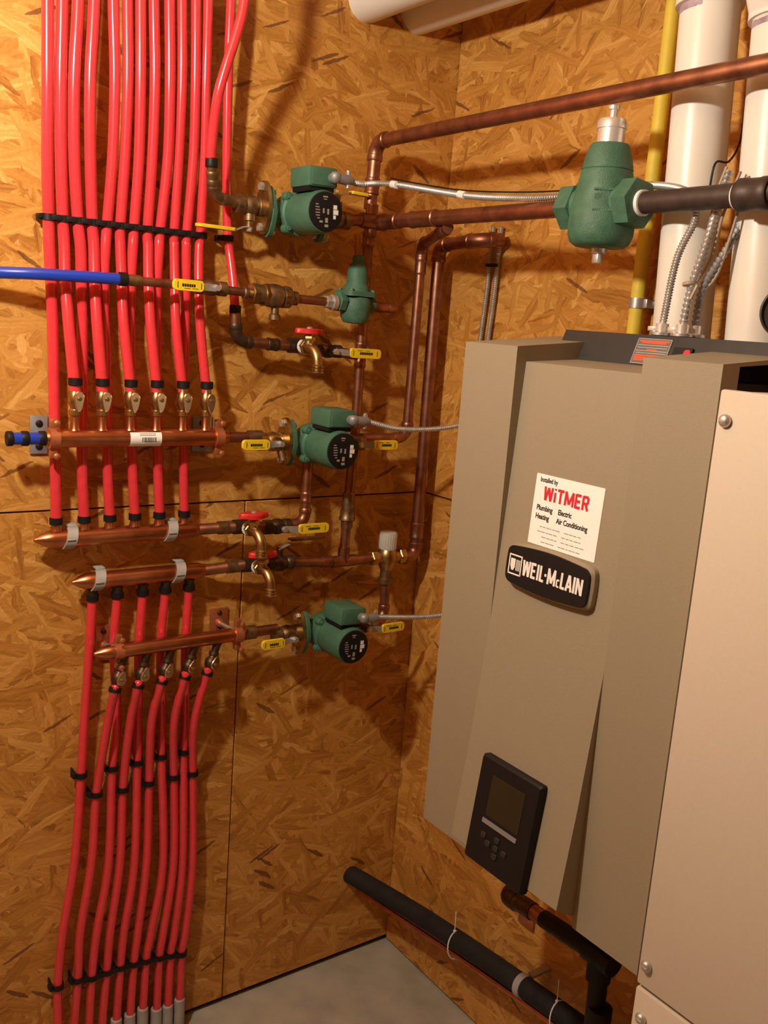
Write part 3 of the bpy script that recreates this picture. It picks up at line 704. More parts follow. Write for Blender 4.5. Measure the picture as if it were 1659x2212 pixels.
part(rv, 'body', MB().lathe([(.012, -.042), (.024, -.040), (.030, -.030), (.032, -.012), (.033, .004), (.030, .012)], rg, Z, 30).tube([rg-dd*.045, rg+dd*.042], .0165, 18).hexa(rg-dd*.047, rg-dd*.030, .0215).hexa(rg+dd*.030, rg+dd*.044, .0185), 'greenb')
mb = MB().prism(rrect(.072, .062, .012), rg+Z*.014, X, Y, Z, .010, .001)
part(rv, 'flange', mb, 'greenb')
for a in (-1, 1):
    for b in (-1, 1): part(rv, 'bolt', MB().hexa(rg+V((a*.027, b*.022, .022)), rg+V((a*.027, b*.022, .029)), .0055), 'greenb')
part(rv, 'bell', MB().lathe([(.029, .023), (.0275, .034), (.0225, .040), (.0215, .062), (.017, .078), (.0125, .082), (.0105, .07), (.0125, .089), (.0115, .096), (.006, .099)], rg, Z, 28), 'greenb')
part(rv, 'bell_rib', MB().box(rg+V((.021, 0, .045)), (.006, .006, .055), .002), 'greenb')
part(pw, 'pipe', MB().tube([rg+dd*.04, bF], .0088, 16), 'copper')
part(pw, 'elbow', MB().tube(cat_rom([bF-dd*.006, bF+V((.012, .004, 0)), bF+V((.016, .03, 0)), bF+V((.016, .088, 0))], 5), .0100, 14), 'copper')

# ================================================================== manifold with six valves
z2 = 1.373
mf = thing('copper_manifold', 'thick copper manifold with six small valves and white barcode label', 'manifold', (-.75, -.07, z2))
mx0, mx1 = P(118, 949, .07).x, P(478, 945, .07).x
part(mf, 'pipe', MB().lathe([(.011, -.022), (.0125, -.016), (.0165, -.002), (.0168, 0), (.0168, mx1-mx0), (.0155, mx1-mx0+.004), (.0128, mx1-mx0+.012), (.0122, mx1-mx0+.014)], (mx0, -.07, z2), X, 28), 'copperb')
part(mf, 'outlet_pipe', MB().tube([(mx1+.01, -.07, z2), (p2.x-.124, -.07, z2-.001)], r34, 16), 'copper')
part(mf, 'coupling', MB().lathe([(.0115, -.016), (.0138, -.015), (.0138, .015), (.0115, .016)], (mx1+.075, -.07, z2), X, 18), 'brassd')
part(mf, 'drain_nipple', MB().tube([(p2.x-.092, -.092, z2-.018), (p2.x-.087, -.100, z2-.045)], .008, 12), 'brassd')
sb = thing('capped_stub', 'short blue capped stub on the left manifold end', 'tube', (mx0-.06, -.07, z2))
part(sb, 'tube', MB().tube([(mx0-.018, -.07, z2), (mx0-.078, -.07, z2)], .0112, 16), 'blue')
for x_, h_ in ((-.022, .012), (-.052, .012), (-.078, .010)): part(sb, 'crimp_ring', ring((mx0+x_, -.07, z2), X, .0135, h_), 'black')
lx0, lx1 = P(288, 946, .1).x, P(356, 946, .1).x
mb = MB(); n_ = 12; vs = []; fs = []
for i in range(n_+1):
    a = math.radians(-62+105*i/n_)
    for x_ in (lx0, lx1): vs.append((x_, -.07-.0172*math.cos(a), z2+.0172*math.sin(a)))
for i in range(n_): fs.append((2*i, 2*i+1, 2*i+3, 2*i+2))
lb = part(mf, 'barcode_label', mb.raw(vs, fs), 'white', 'white barcode label')
mb = MB(); rr = random.Random(9); x_ = lx0+(lx1-lx0)*.28
while x_ < lx0+(lx1-lx0)*.74:
    l_ = rr.uniform(.0006, .0016); mb.box((x_, -.1024, z2+.0005), (l_, .0006, .009), 0); x_ += l_+rr.uniform(.0006, .0014)
for k in range(2): mb.box((lx0+(lx1-lx0)*.45, -.1012, z2+.0085+.003*k), ((lx1-lx0)*.5, .0006, .0009), 0)
part(lb, 'barcode_print', mb, 'inkb')
def split_clamp(label, x, z, px_br, r=.0175, big=True):
    t = thing('pipe_clamp', label, 'clamp', (x, -.07, z), 'copper split ring clamps')
    mb = MB().lathe([(r*.98, -.009), (r*1.12, -.0085), (r*1.12, .0085), (r*.98, .009)], (x, -.07, z), X, 24)
    for s in (-1, 1): mb.box((x, -.07, z+s*(r+.009)), (.014, .012, .018), .002)
    part(t, 'ring', mb, 'clampc')
    for s in (-1, 1): part(t, 'clamp_screw', MB().lathe([(.006, 0), (.006, .003), (.003, .005)], (x, -.091, z+s*(r+.012)), (0, -1, 0), 12), 'clampc')
    return t
xa_, xb_ = P(115, 948, .07).x, P(470, 946, .07).x
split_clamp('copper ring clamp at left end of the six-valve manifold', xa_, z2, 0)
split_clamp('copper ring clamp at right end of the six-valve manifold', xb_, z2, 0)
for (pa, pb, lab, xr) in (((65, 898), (103, 980), 'left galvanized wall bracket behind the six-valve manifold', xa_), ((418, 898), (455, 975), 'right galvanized wall bracket half hidden behind six-valve manifold', xb_)):
    a = P(*pa, .006); b = P(*pb, .006); c = (a+b)/2
    t = thing('wall_bracket', lab, 'bracket', c, 'galvanized wall brackets')
    part(t, 'plate', MB().box((c.x, -.004, c.z), (abs(b.x-a.x), .004, abs(a.z-b.z)), .001), 'galv')
    for s in (-1, 1): part(t, 'screw', MB().lathe([(.0065, 0), (.0065, .002), (.003, .004)], (c.x, -.006, c.z+s*abs(a.z-b.z)*.3), (0, -1, 0), 12), 'black')
    part(t, 'rod', MB().tube([(c.x, -.006, z2), (xr, -.066, z2)], .005, 10), 'galv')
def build_mvalve():
    t = thing('manifold_valve', 'x', 'valve', (0, 0, 0), 'small tube valves', local=True)
    part(t, 'stub', MB().lathe([(.0105, 0), (.0085, .004), (.0078, .03)], (0, 0, 0), Z, 16), 'copperb')
    b_ = part(t, 'body', MB().lathe([(.009, .026), (.0105, .027), (.0105, .036), (.0085, .038), (.0085, .042), (.0125, .048), (.0135, .056), (.012, .066), (.009, .072), (.009, .080)], (0, 0, 0), Z, 20), 'brass')
    part(t, 'stem', MB().tube([(0, -.010, .058), (0, -.020, .058)], .006, 12), 'brass')
    out = [(.0095*math.cos(a)*(1-.28*(math.sin(a) < 0)*abs(math.sin(a))), .058-.0+(.0135*math.sin(a) if math.sin(a) > 0 else .024*math.sin(a))) for a in [2*math.pi*i/24 for i in range(24)]]
    lv = part(t, 'lever', MB().prism(out, (.001, -.0185, 0), X, Z, (0, -1, 0), .004, .0015), 'nickel')
    part(lv, 'lever_screw', MB().lathe([(.004, 0), (.004, .002), (.002, .003)], (.001, -.0225, .058), (0, -1, 0), 12), 'brass')
    part(t, 'crimp_ring', MB().lathe([(.0108, .079), (.0122, .080), (.0122, .092), (.0108, .093)], (0, 0, 0), Z, 18), 'black')
    return t
mv = build_mvalve(); VX = []
for i, cx_ in enumerate((478, 652, 832, 998, 1163, 1313)):
    o = mv if i == 0 else copy_tree(mv)
    c = P(cx_/2.9625, 934-(i*.6), .07); c.z = z2+.0145; o.location = c; VX.append(c); o.scale = (1, 1, 1.02)
    o['label'] = '%s small brass valve from the left on top of the six-valve manifold' % ORD[i]

# ================================================================== lower manifold with five valves
z4 = .953
mx4, mx5 = P(236, 1412, .07).x, P(520, 1380, .07).x
mf4 = thing('copper_manifold', 'thinner copper manifold with five valves hanging below', 'manifold', (-.67, -.07, z4))
part(mf4, 'pipe', MB().lathe([(.0035, -.030), (.006, -.025), (.0115, -.013), (.0142, -.003), (.015, .004), (.015, mx5-mx4), (.013, mx5-mx4+.006), (.012, mx5-mx4+.01)], (mx4, -.07, z4), X, 26), 'copperb')
part(mf4, 'outlet_pipe', MB().tube([(mx5, -.07, z4), (p3.x-.124, -.07, z4)], r34, 16), 'copper')
part(mf4, 'coupling', MB().lathe([(.0125, -.014), (.015, -.013), (.015, .013), (.0125, .014)], (mx5+.02, -.07, z4), X, 18), 'brassd')
c1, c2 = P(255, 1408, .07).x, P(512, 1381, .07).x
split_clamp('copper ring clamp at left end of the five-valve manifold', c1, z4, 0, r=.0158)
split_clamp('copper ring clamp at right end of the five-valve manifold', c2, z4, 0, r=.0158)
for (pa, pb, lab, xr) in (((209, 1352), (236, 1425), 'left copper-plated wall bracket above the five-valve manifold', c1), ((456, 1316), (490, 1366), 'right copper-plated wall bracket above the five-valve manifold', c2)):
    a = P(*pa, .006); b = P(*pb, .006); c = (a+b)/2
    t = thing('wall_bracket', lab, 'bracket', c, 'copper-plated wall brackets')
    part(t, 'plate', MB().box((c.x, -.004, c.z), (abs(b.x-a.x)*1.05, .004, abs(a.z-b.z)), .001), 'clampc')
    for s in (-1, 1): part(t, 'screw', MB().lathe([(.0055, 0), (.0055, .002), (.003, .004)], (c.x, -.006, c.z+s*abs(a.z-b.z)*.33), (0, -1, 0), 12), 'bronze')
    part(t, 'rod', MB().tube([(c.x, -.006, c.z-.004), (xr-.012, -.074, z4+.012)], .0045, 10), 'zinc')
    part(t, 'rod_cup', MB().lathe([(.010, 0), (.009, .008), (.006, .012)], (c.x, -.005, c.z-.004), (0, -1, 0), 14), 'clampc')
LV = [(267, 1428), (318, 1421), (370, 1413), (421, 1406), (470, 1398)]; LVX = []
LE = [(247, 1496), (297, 1487), (348, 1478), (398, 1468), (446, 1460)]
for i, (px, py) in enumerate(LV):
    o = copy_tree(mv); c = P(px, py, .07); c.z = z4-.012; e = P(*LE[i], .082); d = e-c
    zx = d.normalized(); xx = Y.cross(zx).normalized(); yy = zx.cross(xx)
    o.rotation_euler = Matrix((xx, yy, zx)).transposed().to_euler(); o.scale = (1, 1, d.length/.093); o.location = c; LVX.append(e)
    for ch in o.children:
        if ch.name.startswith(('stub', 'body')):
            ch.data = ch.data.copy(); ch.data.materials[0] = M['bronze']
    o['label'] = '%s dark valve from the left hanging under the five-valve manifold' % ORD[i]

# ================================================================== return headers
def header(label, pa, pb, tubes, up, clamps, tail, label_tail):
    a = P(*pa, .036); b = P(*pb, .036); z_ = (a.z+b.z)/2; r = .0170
    t = thing('return_header', label, 'header pipe', (a.x, -.036, z_), 'capped copper return headers')
    L_ = b.x-a.x
    part(t, 'pipe', MB().lathe([(.0035, -.002), (.0065, .004), (.0115, .012), (.0152, .022), (r, .032), (r, L_), (.0155, L_+.004), (.0125, L_+.016), (.0122, L_+.02)], (a.x, -.036, z_), X, 28), 'copperb')
    out = []
    for px, py in tubes:
        c = P(px, py, .036); s = 1 if up else -1
        base = V((c.x, -.035, z_+s*(r-.002)))
        part(t, 'stub', MB().lathe([(.0115, 0), (.0105, .004), (.0092, .010), (.0092, .016)], base, (0, 0, s), 16), 'copperb' if up else 'bronze')
        part(t, 'crimp_ring', MB().lathe([(.0105, .012), (.0122, .013), (.0122, .025), (.0105, .026)], base, (0, 0, s), 18), 'black')
        out.append(base+Z*(s*.020))
    tb = P(*tail, .06); part(t, 'outlet_pipe', MB().tube([(b.x+.012, -.038, z_), (tb.x, -.06, tb.z)], r34*1.05, 16), 'copper')
    part(t, 'coupling', MB().lathe([(r34, -.016), (r34*1.25, -.015), (r34*1.25, .015), (r34, .016)], V((b.x+.012, -.038, z_)).lerp(V((tb.x, -.06, tb.z)), .72), X, 18), 'brassd')
    for i, (px, py) in enumerate(clamps):
        c = P(px, py, .07); mb = MB()
        n_ = 14; vs = []; fs = []
        for k in range(n_+1):
            an = math.radians(-75+205*k/n_)
            for x_ in (-.010, .010):
                for q in (r+.0005, r+.0035): vs.append((c.x+x_+.004*(an), -.036-q*math.cos(an), z_+q*math.sin(an)))
        for k in range(n_):
            o_ = k*4
            for q in ((0, 1, 5, 4), (1, 3, 7, 5), (3, 2, 6, 7), (2, 0, 4, 6)): fs.append(tuple(o_+w_ for w_ in q))
        fs += [(0, 2, 3, 1), (n_*4, n_*4+1, n_*4+3, n_*4+2)]
        mb.raw(vs, fs)
        for s in (1,): mb.box((c.x+.010, -.014, z_+r+.003), (.018, .026, .004), .001)
        mb.box((c.x-.002, -.036-r-.0045, z_+.001), (.016, .0025, .0022), .0006)
        single('pipe_clip', '%s grey plastic clip on the %s' % (('left', 'right')[i], label_tail), 'clip', mb, 'grey', 'grey plastic pipe clips')
    return out, z_
rt_px = [(360/2.9625, 1131), (540/2.9625, 1127), (705/2.9625, 1122), (865/2.9625, 1117), (1022/2.9625, 1114), (1180/2.9625, 1110)]
H2e, zh2 = header('upper copper return header with pointed cap and six red tubes entering from above', (76, 1168), (415, 1143), rt_px, True, [(162, 1158), (381, 1140)], (508, 1138), 'upper six-tube return header')
h3_px = [(200, 1290), (254, 1283), (309, 1276), (358, 1270), (409, 1262)]
H3e, zh3 = header('lower copper return header with pointed cap and five red tubes hanging below', (158, 1259), (428, 1232), h3_px, False, [(223, 1250), (398, 1235)], (528, 1220), 'lower five-tube return header')
# right of header 2
v2 = P(598, 1137, .06)
ball_valve('dark bronze ball valve right of upper header spigot, yellow lever pointing right', v2, 1, r=.0165, bodymat='bronze', L_=.100, stem_h=.030)
pipe_run('copper_pipe', 'copper pipe rising behind the middle pump from the upper header valve', 'copper pipe', [P(545, 1138, .06), V((P(655, 1135, .055).x, -.06, v2.z)), V((P(668, 985, .055).x, -.05, 1.345))], r34, couplings=[(1, .25, .02)])
# right of header 3
v3 = P(603, 1216, .06)
bvt = thing('ball_valve', 'dark bronze ball valve behind the lower spigot handle, lever seen edge-on', 'valve', v3, 'yellow lever ball valves')
part(bvt, 'body', MB().lathe([(.012, -.034), (.016, -.032), (.016, -.02), (.013, -.016), (.018, -.006), (.018, .006), (.013, .016), (.016, .02), (.016, .032), (.012, .034)], v3, X, 20), 'bronze')
part(bvt, 'bonnet', MB().tube([v3, v3+Z*.034], .007, 12), 'bronze')
lv = part(bvt, 'lever', MB().box(v3+V((.008, 0, .036)), (.03, .014, .002), .0005, Matrix.Rotation(-.35, 3, 'Y')), 'zinc')
part(lv, 'grip', MB().box(v3+V((.062, 0, .050)), (.078, .020, .0055), .002), 'brassd')
xt = -.260; zt3 = 1.088
pr = thing('copper_pipe', 'copper pipe with tee between lower header valve and mixing valve', 'copper pipe', (xt, -.06, zt3))
part(pr, 'pipe', MB().tube([v3+X*.02, V((xt-.03, -.06, zt3))], r34, 16), 'copper')
part(pr, 'coupling', MB().lathe([(r34, -.014), (r34*1.2, -.013), (r34*1.2, .013), (r34, .014)], v3.lerp(V((xt, -.06, zt3)), .72), X, 18), 'copper')
part(pr, 'tee', MB().tube([(xt-.032, -.06, zt3), (xt+.032, -.06, zt3)], r34*1.2, 18).tube([(xt, -.06, zt3), (xt, -.06, zt3+.032)], r34*1.2, 18), 'copper')
part(pr, 'pipe', MB().tube([(xt+.03, -.06, zt3), (-.155, -.06, zt3-.001)], r34, 16), 'copper')
mvx = P(836, 1203, .06)
mxv = thing('mixing_valve', 'brass mixing valve with ribbed translucent grey cap near the corner', 'valve', mvx)
part(mxv, 'body', MB().lathe([(.014, -.030), (.018, -.022), (.0235, -.010), (.0245, 0), (.0235, .010), (.020, .018), (.018, .022)], mvx, Z, 26).tube([mvx-X*.046, mvx+X*.05], .0135, 18).hexa(mvx-X*.048, mvx-X*.030, .018).hexa(mvx+X*.032, mvx+X*.050, .018), 'brass')
mb = MB(); n_ = 48; vs = []; fs = []
pr_ = [(.0195, .020), (.0205, .026), (.0205, .052), (.019, .059), (.013, .062)]
for r, h in pr_:
    for j in range(n_):
        a = 2*math.pi*j/n_; k = 1+(.035 if j % 2 else -.02); vs.append(mvx+V((r*k*math.cos(a), r*k*math.sin(a), h)))
for i in range(len(pr_)-1):
    for j in range(n_): fs.append((i*n_+j, i*n_+(j+1) % n_, (i+1)*n_+(j+1) % n_, (i+1)*n_+j))
fs.append(tuple((len(pr_)-1)*n_+j for j in range(n_)))
part(mxv, 'cap', mb.raw(vs, fs), 'cap')
part(mxv, 'tail_union', MB().lathe([(.0135, -.020), (.0135, -.048), (.018, -.050), (.018, -.062), (.0145, -.066)], mvx, Z, 20), 'brassd')
pipe_run('copper_pipe', 'copper pipe dropping from mixing valve to the lowest pump', 'copper pipe', [mvx-Z*.06, V((mvx.x, -.065, p3.z+.006)), V((p3.x+.124, -.083, p3.z))], r34, elbow_k=2)

# ================================================================== red tubes, upper bundle
K = 2.9625; TR = .0099
t0 = [305, 398, 500, 602, 725, 815, 900, 985, 1085, 1165, 1255, 1332]
t5 = [305, 388, 475, 578, 735, 818, 900, 992, 1088, 1165, 1252, 1318]
t10 = [302, 390, 475, 578, 720, 800, 890, 975, 1075, 1145, 1238, 1308]
tt_ = [310, 402, 498, 590, 685, 770, 858, 945, 1025, 1115, 1195, 1282]
t53 = [315, 412, 515, 600, 675, 770, 850, 948, 1018, 1115, 1192, 1275]
t60 = [325, 417, 520, 605, 665, 778, 838, 950, 1005, 1118, 1190, 1272]
t70 = [337, 440, 526, 622, 668, 792, 832, 964, 1001, 1126, 1187, 1281]
TIE = []
for i in range(12):
    ytie = (1385+(tt_[i]-275)*.1208)/K
    top = P(t0[i]/K, 0, .06)
    pts = [V((top.x, -.075, RZ)), P(t0[i]/K, -180, .068), top, P(t5[i]/K, 169, .055), P(t10[i]/K, 337, .042), P(tt_[i]/K, ytie, .031), P(t53[i]/K, 534, .031)]
    TIE.append(P(tt_[i]/K, ytie, .031))
    if i % 2:
        e = VX[i//2]+V((0, 0, .07)); pts += [P(t60[i]/K, 601, .038), P(t70[i]/K, 703, .055), e]
        lab = '%s red tube from the left in the upper bundle, ending at a small valve' % ORD[i]
    else:
        e = H2e[i//2]; pts += [P(t60[i]/K, 601, .030), P(t70[i]/K, 703, .030), P((345, 525, 680, 835, 1000, 1178)[i//2]/K, 837, .030), P((355, 527, 690, 850, 1012, 1175)[i//2]/K, 1034, .036), e]
        lab = '%s red tube from the left in the upper bundle, passing behind the manifold' % ORD[i]
    single('red_tube', lab, 'tube', MB().tube(cat_rom(pts, 7), TR*(1.04 if i < 4 else .98 if i < 9 else .93), 14), 'red', 'red tubes of the upper bundle')
# two loose tubes
pts = [V((P(545, -60, .16).x, -.17, RZ)), P(537, -120, .165), P(528, 0, .16), P(513, 67, .155), P(489, 142, .145), P(472, 203, .135), P(462, 270, .12), P(456, 335, .107), P(457, 352, .105)]
t13 = thing('red_tube', 'red tube slanting down to the brass elbow of the top pump', 'tube', P(457, 352, .105), 'loose red tubes')
part(t13, 'tube', MB().tube(cat_rom(pts, 7), .0092, 14), 'red')
part(t13, 'crimp_ring', ring(P(457, 352, .105), Z, .0115, .016), 'black')
pts = [V((P(500, -60, .06).x, -.07, RZ)), P(501, -120, .06), P(499, 0, .055), P(495, 100, .05), P(492, 203, .042), P(490, 337, .034), P(490, 422, .031), P(492, 505, .031), P(496, 545, .034), P(503, 602, .046), P(507, 655, .058), P(508, 668, .06)]
t14 = thing('red_tube', 'single red tube right of the bundle, running down behind the water line', 'tube', P(508, 668, .06), 'loose red tubes')
part(t14, 'tube', MB().tube(cat_rom(pts, 7), .0090, 14), 'red')
part(t14, 'crimp_ring', ring(P(508, 668, .06), Z, .0115, .016), 'black')

# tube clips
def clip_mesh(c, r, ax, tail=-1):
    mb = MB(); c = V(c); n_ = 10; vs = []; fs = []
    for k in range(n_+1):
        a = math.pi*k/n_-math.pi/2
        for h in (-.0055, .0055):
            for q in (r+.0002, r+.0032): vs.append(c+V((q*math.sin(a), -q*math.cos(a), h)))
    for k in range(n_):
        o_ = k*4
        for q in ((0, 1, 5, 4), (1, 3, 7, 5), (3, 2, 6, 7), (2, 0, 4, 6)): fs.append(tuple(o_+w_ for w_ in q))
    fs += [(0, 2, 3, 1), (n_*4, n_*4+1, n_*4+3, n_*4+2)]
    mb.raw(vs, fs)
    for s in (-1, 1): mb.box(c+V((s*(r+.0017), (-c.y)/2, 0)), (.003, -c.y, .011), .0005)
    mb.box(c+V((tail*(r+.005), .004, 0)), (.009, .014, .010), .0015)
    mb.lathe([(.0035, 0), (.0035, .005)], c+V((tail*(r+.006), -.003, 0)), (0, -1, 0), 10)
    return mb
rail = thing('tube_clip_row', 'black row of joined clips across the upper red tube bundle', 'clip row', TIE[0], 'black clip rows')
for c in TIE: part(rail, 'clip', clip_mesh(c, TR, Z), 'black')
for a, b in zip(TIE, TIE[1:]): part(rail, 'link', MB().box((a+b)/2+V((0, -.010, 0)), (abs(b.x-a.x)*.8, .006, .0095), .001, Matrix.Rotation(math.atan2(-(b.z-a.z), b.x-a.x), 3, 'Y')), 'black')
single('tube_clip', 'single black clip on the loose red tube below the top pump elbow', 'clip', clip_mesh(P(491, 515, .031), .0095, Z), 'black', 'single black tube clips')

# ================================================================== red tubes, lower bundle
K6 = 3.318
def c6(x_, y_, s): return P(x_/K6+60, y_/K6+1560, s)
hx = dict(clip=[(382, 375), (605, 325), (785, 283), (957, 240), (1117, 208)], y0=[405, 640, 790, 962, 1128], a=[335, 580, 765, 970, 1110], b=[252, 495, 690, 885, 1052], tie=[(215, 1890), (460, 1822), (665, 1748), (850, 1700), (1025, 1660)], end=[(215, 2163), (440, 2163), (637, 2120), (827, 2040), (1005, 2020)])
mx = dict(clip=[(492, 512), (682, 478), (870, 430), (1047, 388), (1182, 363)], y0=[575, 735, 888, 1050, 1195], a=[458, 662, 852, 1045, 1182], b=[377, 592, 790, 972, 1130], tie=[(360, 1838), (567, 1782), (762, 1722), (945, 1677), (1102, 1652)], end=[(335, 2163), (533, 2163), (735, 2085), (925, 2045), (1090, 1975)])
TIE2 = []
for kind, D in (('h', hx), ('m', mx)):
    for i in range(5):
        cl = c6(*D['clip'][i], .029)
        if kind == 'h':
            e = H3e[i]; pts = [e, P((193, 246, 300, 347, 400)[i], 1400, .036), c6(D['y0'][i], 0, .029), cl]
            lab = '%s red tube from the left hanging under the lower return header' % ORD[i]
        else:
            e = LVX[i]; pts = [e+V((.003, 0, .012)), e, c6(D['y0'][i], 0, .058), cl]
            lab = '%s red tube from the left leaving a hanging valve of the lower manifold' % ORD[i]
        tie = c6(*D['tie'][i], .029); en = c6(*D['end'][i], .031)
        pts += [c6(D['a'][i], 1000, .032), c6(D['b'][i], 1500, .031), tie, en, V((en.x-.004, -.033, -.01))]
        TIE2.append(tie)
        single('red_tube', lab, 'tube', MB().tube(cat_rom(pts, 7), .0090, 14), 'red', 'red tubes of the lower bundle')
        single('tube_clip', '%s black clip from the left in the %s of staggered clips' % (ORD[i], 'upper row' if kind == 'h' else 'lower row'), 'clip', clip_mesh(cl, .0092, Z), 'black', 'single black tube clips')
        j = 2*i+(kind == 'm')
        top_z = max(.02, en.z) if j >= 4 else .03
        mb = MB().lathe([(.0098, 0), (.0120, -.002), (.0125, -.012), (.0130, -.05), (.0130, -(top_z-.002))], (en.x-.001, en.y, top_z), (0, 0, 1), 18)
        single('tube_sleeve', '%s grey plastic sleeve from the left at floor level around a red tube' % ORD[j], 'sleeve', mb, 'grey', 'grey floor sleeves')
TIE2.sort(key=lambda v: v.x)
rail2 = thing('tube_clip_row', 'black row of joined clips across the lower red tubes near the floor', 'clip row', TIE2[0], 'black clip rows')
for c in TIE2: part(rail2, 'clip', clip_mesh(c, .0092, Z), 'black')
for a, b in zip(TIE2[1:], TIE2[2:]): part(rail2, 'link', MB().box((a+b)/2+V((0, -.009, 0)), (abs(b.x-a.x)*.75, .005, .008), .001, Matrix.Rotation(math.atan2(-(b.z-a.z), b.x-a.x), 3, 'Y')), 'black')

# ================================================================== armored cables
def cc(i): return PO[i]+V((.050, -.120, .062))
k1 = cc(0)
single('armored_cable', 'armored cable from the top pump sagging to behind the green air separator', 'cable',
       armored([k1, k1+V((.03, .002, -.001)), Q(850, 398, -.30), Q(1000, 422, -.275), Q(1120, 428, -.258), Q(1225, 424, -.222), Q(1300, 412, -.168), Q(1400, 400, -.190), Q(1485, 415, -.2165), Q(1502, 470, -.2185), Q(1462, 560, -.235), Q(1430, 708, -.25)], .0056), 'zinc', 'armored cables')
for px, py, x_, lab in ((852, 399, -.30, 'left'), (998, 421, -.275, 'right')):
    c = Q(px, py, x_); d = (Q(px+12, py+2.5, x_)-Q(px-12, py-2.5, x_)).normalized()
    single('tape_band', '%s white tape band on the sagging armored cable' % lab, 'tape', MB().lathe([(.0064, -.009), (.0072, -.008), (.0072, .008), (.0064, .009)], c, d, 16), 'teflon', 'white tape bands')
single('black_cord', 'thin black cord lying along the sagging armored cable', 'cord', MB().tube(cat_rom([Q(845, 385, -.30), Q(900, 396, -.295), Q(1000, 411, -.275), Q(1120, 415, -.257), Q(1225, 411, -.222), Q(1330, 400, -.168)], 8), .0014, 8), 'black')
k2 = cc(1)
single('armored_cable', 'armored cable from the middle pump running behind the boiler edge', 'cable', armored([k2, P(850, 925, .20), P(900, 928, .215), P(955, 925, .24), P(1010, 915, .27), P(1080, 900, .30)], .0054), 'zinc', 'armored cables')
k3 = cc(2)
single('armored_cable', 'armored cable from the lowest pump running behind the boiler edge', 'cable', armored([k3, P(850, 1333, .20), P(900, 1333, .215), P(945, 1330, .24), P(1000, 1322, .27), P(1060, 1310, .30)], .0054), 'zinc', 'armored cables')
for dx, lab in ((-8, 'left'), (9, 'right')):
    single('armored_cable', '%s of two parallel armored cables dropping down the wall behind the boiler' % lab, 'cable', armored([Q(1074+dx, 490, -.012), Q(1070+dx, 530, -.012), Q(1058+dx, 640, -.012), Q(1045+dx, 735, -.012), Q(1030+dx, 860, -.012)], .0052), 'zinc', 'armored cables')
mb = MB().box(Q(1062, 573, -.021), (.012, .030, .007), .002)
single('cable_strap', 'small black strap across the two parallel armored cables', 'strap', mb, 'black')
# cables into the boiler tray
single('armored_cable', 'armored cable standing on the boiler tray, second from the left', 'cable', armored([Q(1575, 370, -.21), Q(1552, 440, -.2165), Q(1528, 520, -.232), Q(1494, 620, -.245), Q(1474, 710, -.25)], .0064, .0078), 'zinc', 'armored cables')
single('armored_cable', 'darker armored cable at the rear of the boiler tray', 'cable', armored([Q(1625, 420, -.17), Q(1592, 500, -.20), Q(1550, 570, -.222), Q(1516, 630, -.226), Q(1500, 710, -.228)], .0060, .0078), 'galv', 'armored cables')
for i, (a, lab) in enumerate((([(1570, 360), (1548, 420), (1520, 540), (1500, 600)], 'left'), ([(1600, 370), (1560, 470), (1535, 560), (1502, 610)], 'middle'), ([(1618, 380), (1575, 520), (1545, 600), (1505, 640)], 'right'))):
    single('thin_wire', '%s loose pale wire tied to the cables above the boiler' % lab, 'wire', MB().tube(cat_rom([Q(x_, y_, -.214-.004*k) for k, (x_, y_) in enumerate(a)], 8), .0022, 8), 'wire', 'loose thin wires')
single('dark_wire', 'thin dark wire looping up beside the right vent pipe', 'wire', MB().tube(cat_rom([Q(1532, 410, -.213), Q(1546, 352, -.208), Q(1575, 348, -.16), Q(1600, 300, -.10), Q(1612, 200, -.06)], 8), .0016, 8), 'black', 'loose thin wires')
c = Q(1490, 613, -.245); single('cable_tie', 'pale tie knotted around the boiler cables', 'tie', MB().lathe([(.0085, -.003), (.0105, -.002), (.0105, .002), (.0085, .003)], c, (0, .2, 1), 16).box(c+V((-.004, -.012, -.012)), (.003, .004, .022), .0008, Matrix.Rotation(.4, 3, 'X')), 'wire')
for i, px in enumerate((1430, 1474, 1500)):
    c = Q(px, 712, (-.25, -.25, -.228)[i]); c.z = 1.631
    t = thing('cable_connector', ('left', 'middle', 'right')[i]+' zinc cable connector on the boiler tray', 'connector', c, 'zinc cable connectors')
    part(t, 'nut', MB().lathe([(.015, 0), (.0165, .001), (.0165, .005), (.012, .007)], c, Z, 10), 'zinc')
    part(t, 'clamp', MB().tube([c, c+Z*.018], .0095, 14).box(c+V((-.004, .014, .010)), (.010, .012, .007), .001), 'chrome')
# gauge at the right edge
gc = Q(1703, 675, -.30)
gn = (CAM-gc); gn.z *= .2; gn.normalize()
GS = .80
gg = thing('dial_gauge', 'round dark dial gauge cut by the right picture edge', 'gauge', gc)
part(gg, 'case', MB().lathe([(r_*GS, h_) for r_, h_ in [(.030, -.022), (.038, -.020), (.040, -.004), (.042, 0), (.042, .006), (.038, .007), (.036, .003), (.002, .003)]], gc, gn, 40), 'darkgrey')
part(gg, 'bezel', MB().lathe([(r_*GS, h_) for r_, h_ in [(.0395, .003), (.0425, .003), (.0425, .008), (.0395, .009), (.0375, .0055)]], gc, gn, 40), 'darkgrey')
part(gg, 'dial_face', MB().lathe([(.0275, .0032), (.0275, .0036)], gc, gn, 36), 'label')
e2g = Z; e1g = e2g.cross(gn).normalized()
mb = MB()
for k in range(21):
    a = math.radians(-135+270*k/20+90); mb.box(gc+gn*.0034+(e1g*math.cos(a)+e2g*math.sin(a))*.031*GS, (.0012, .0012, .0012) if k % 5 else (.0024, .0024, .0012), 0)
part(gg, 'dial_marks', mb, 'inkw')
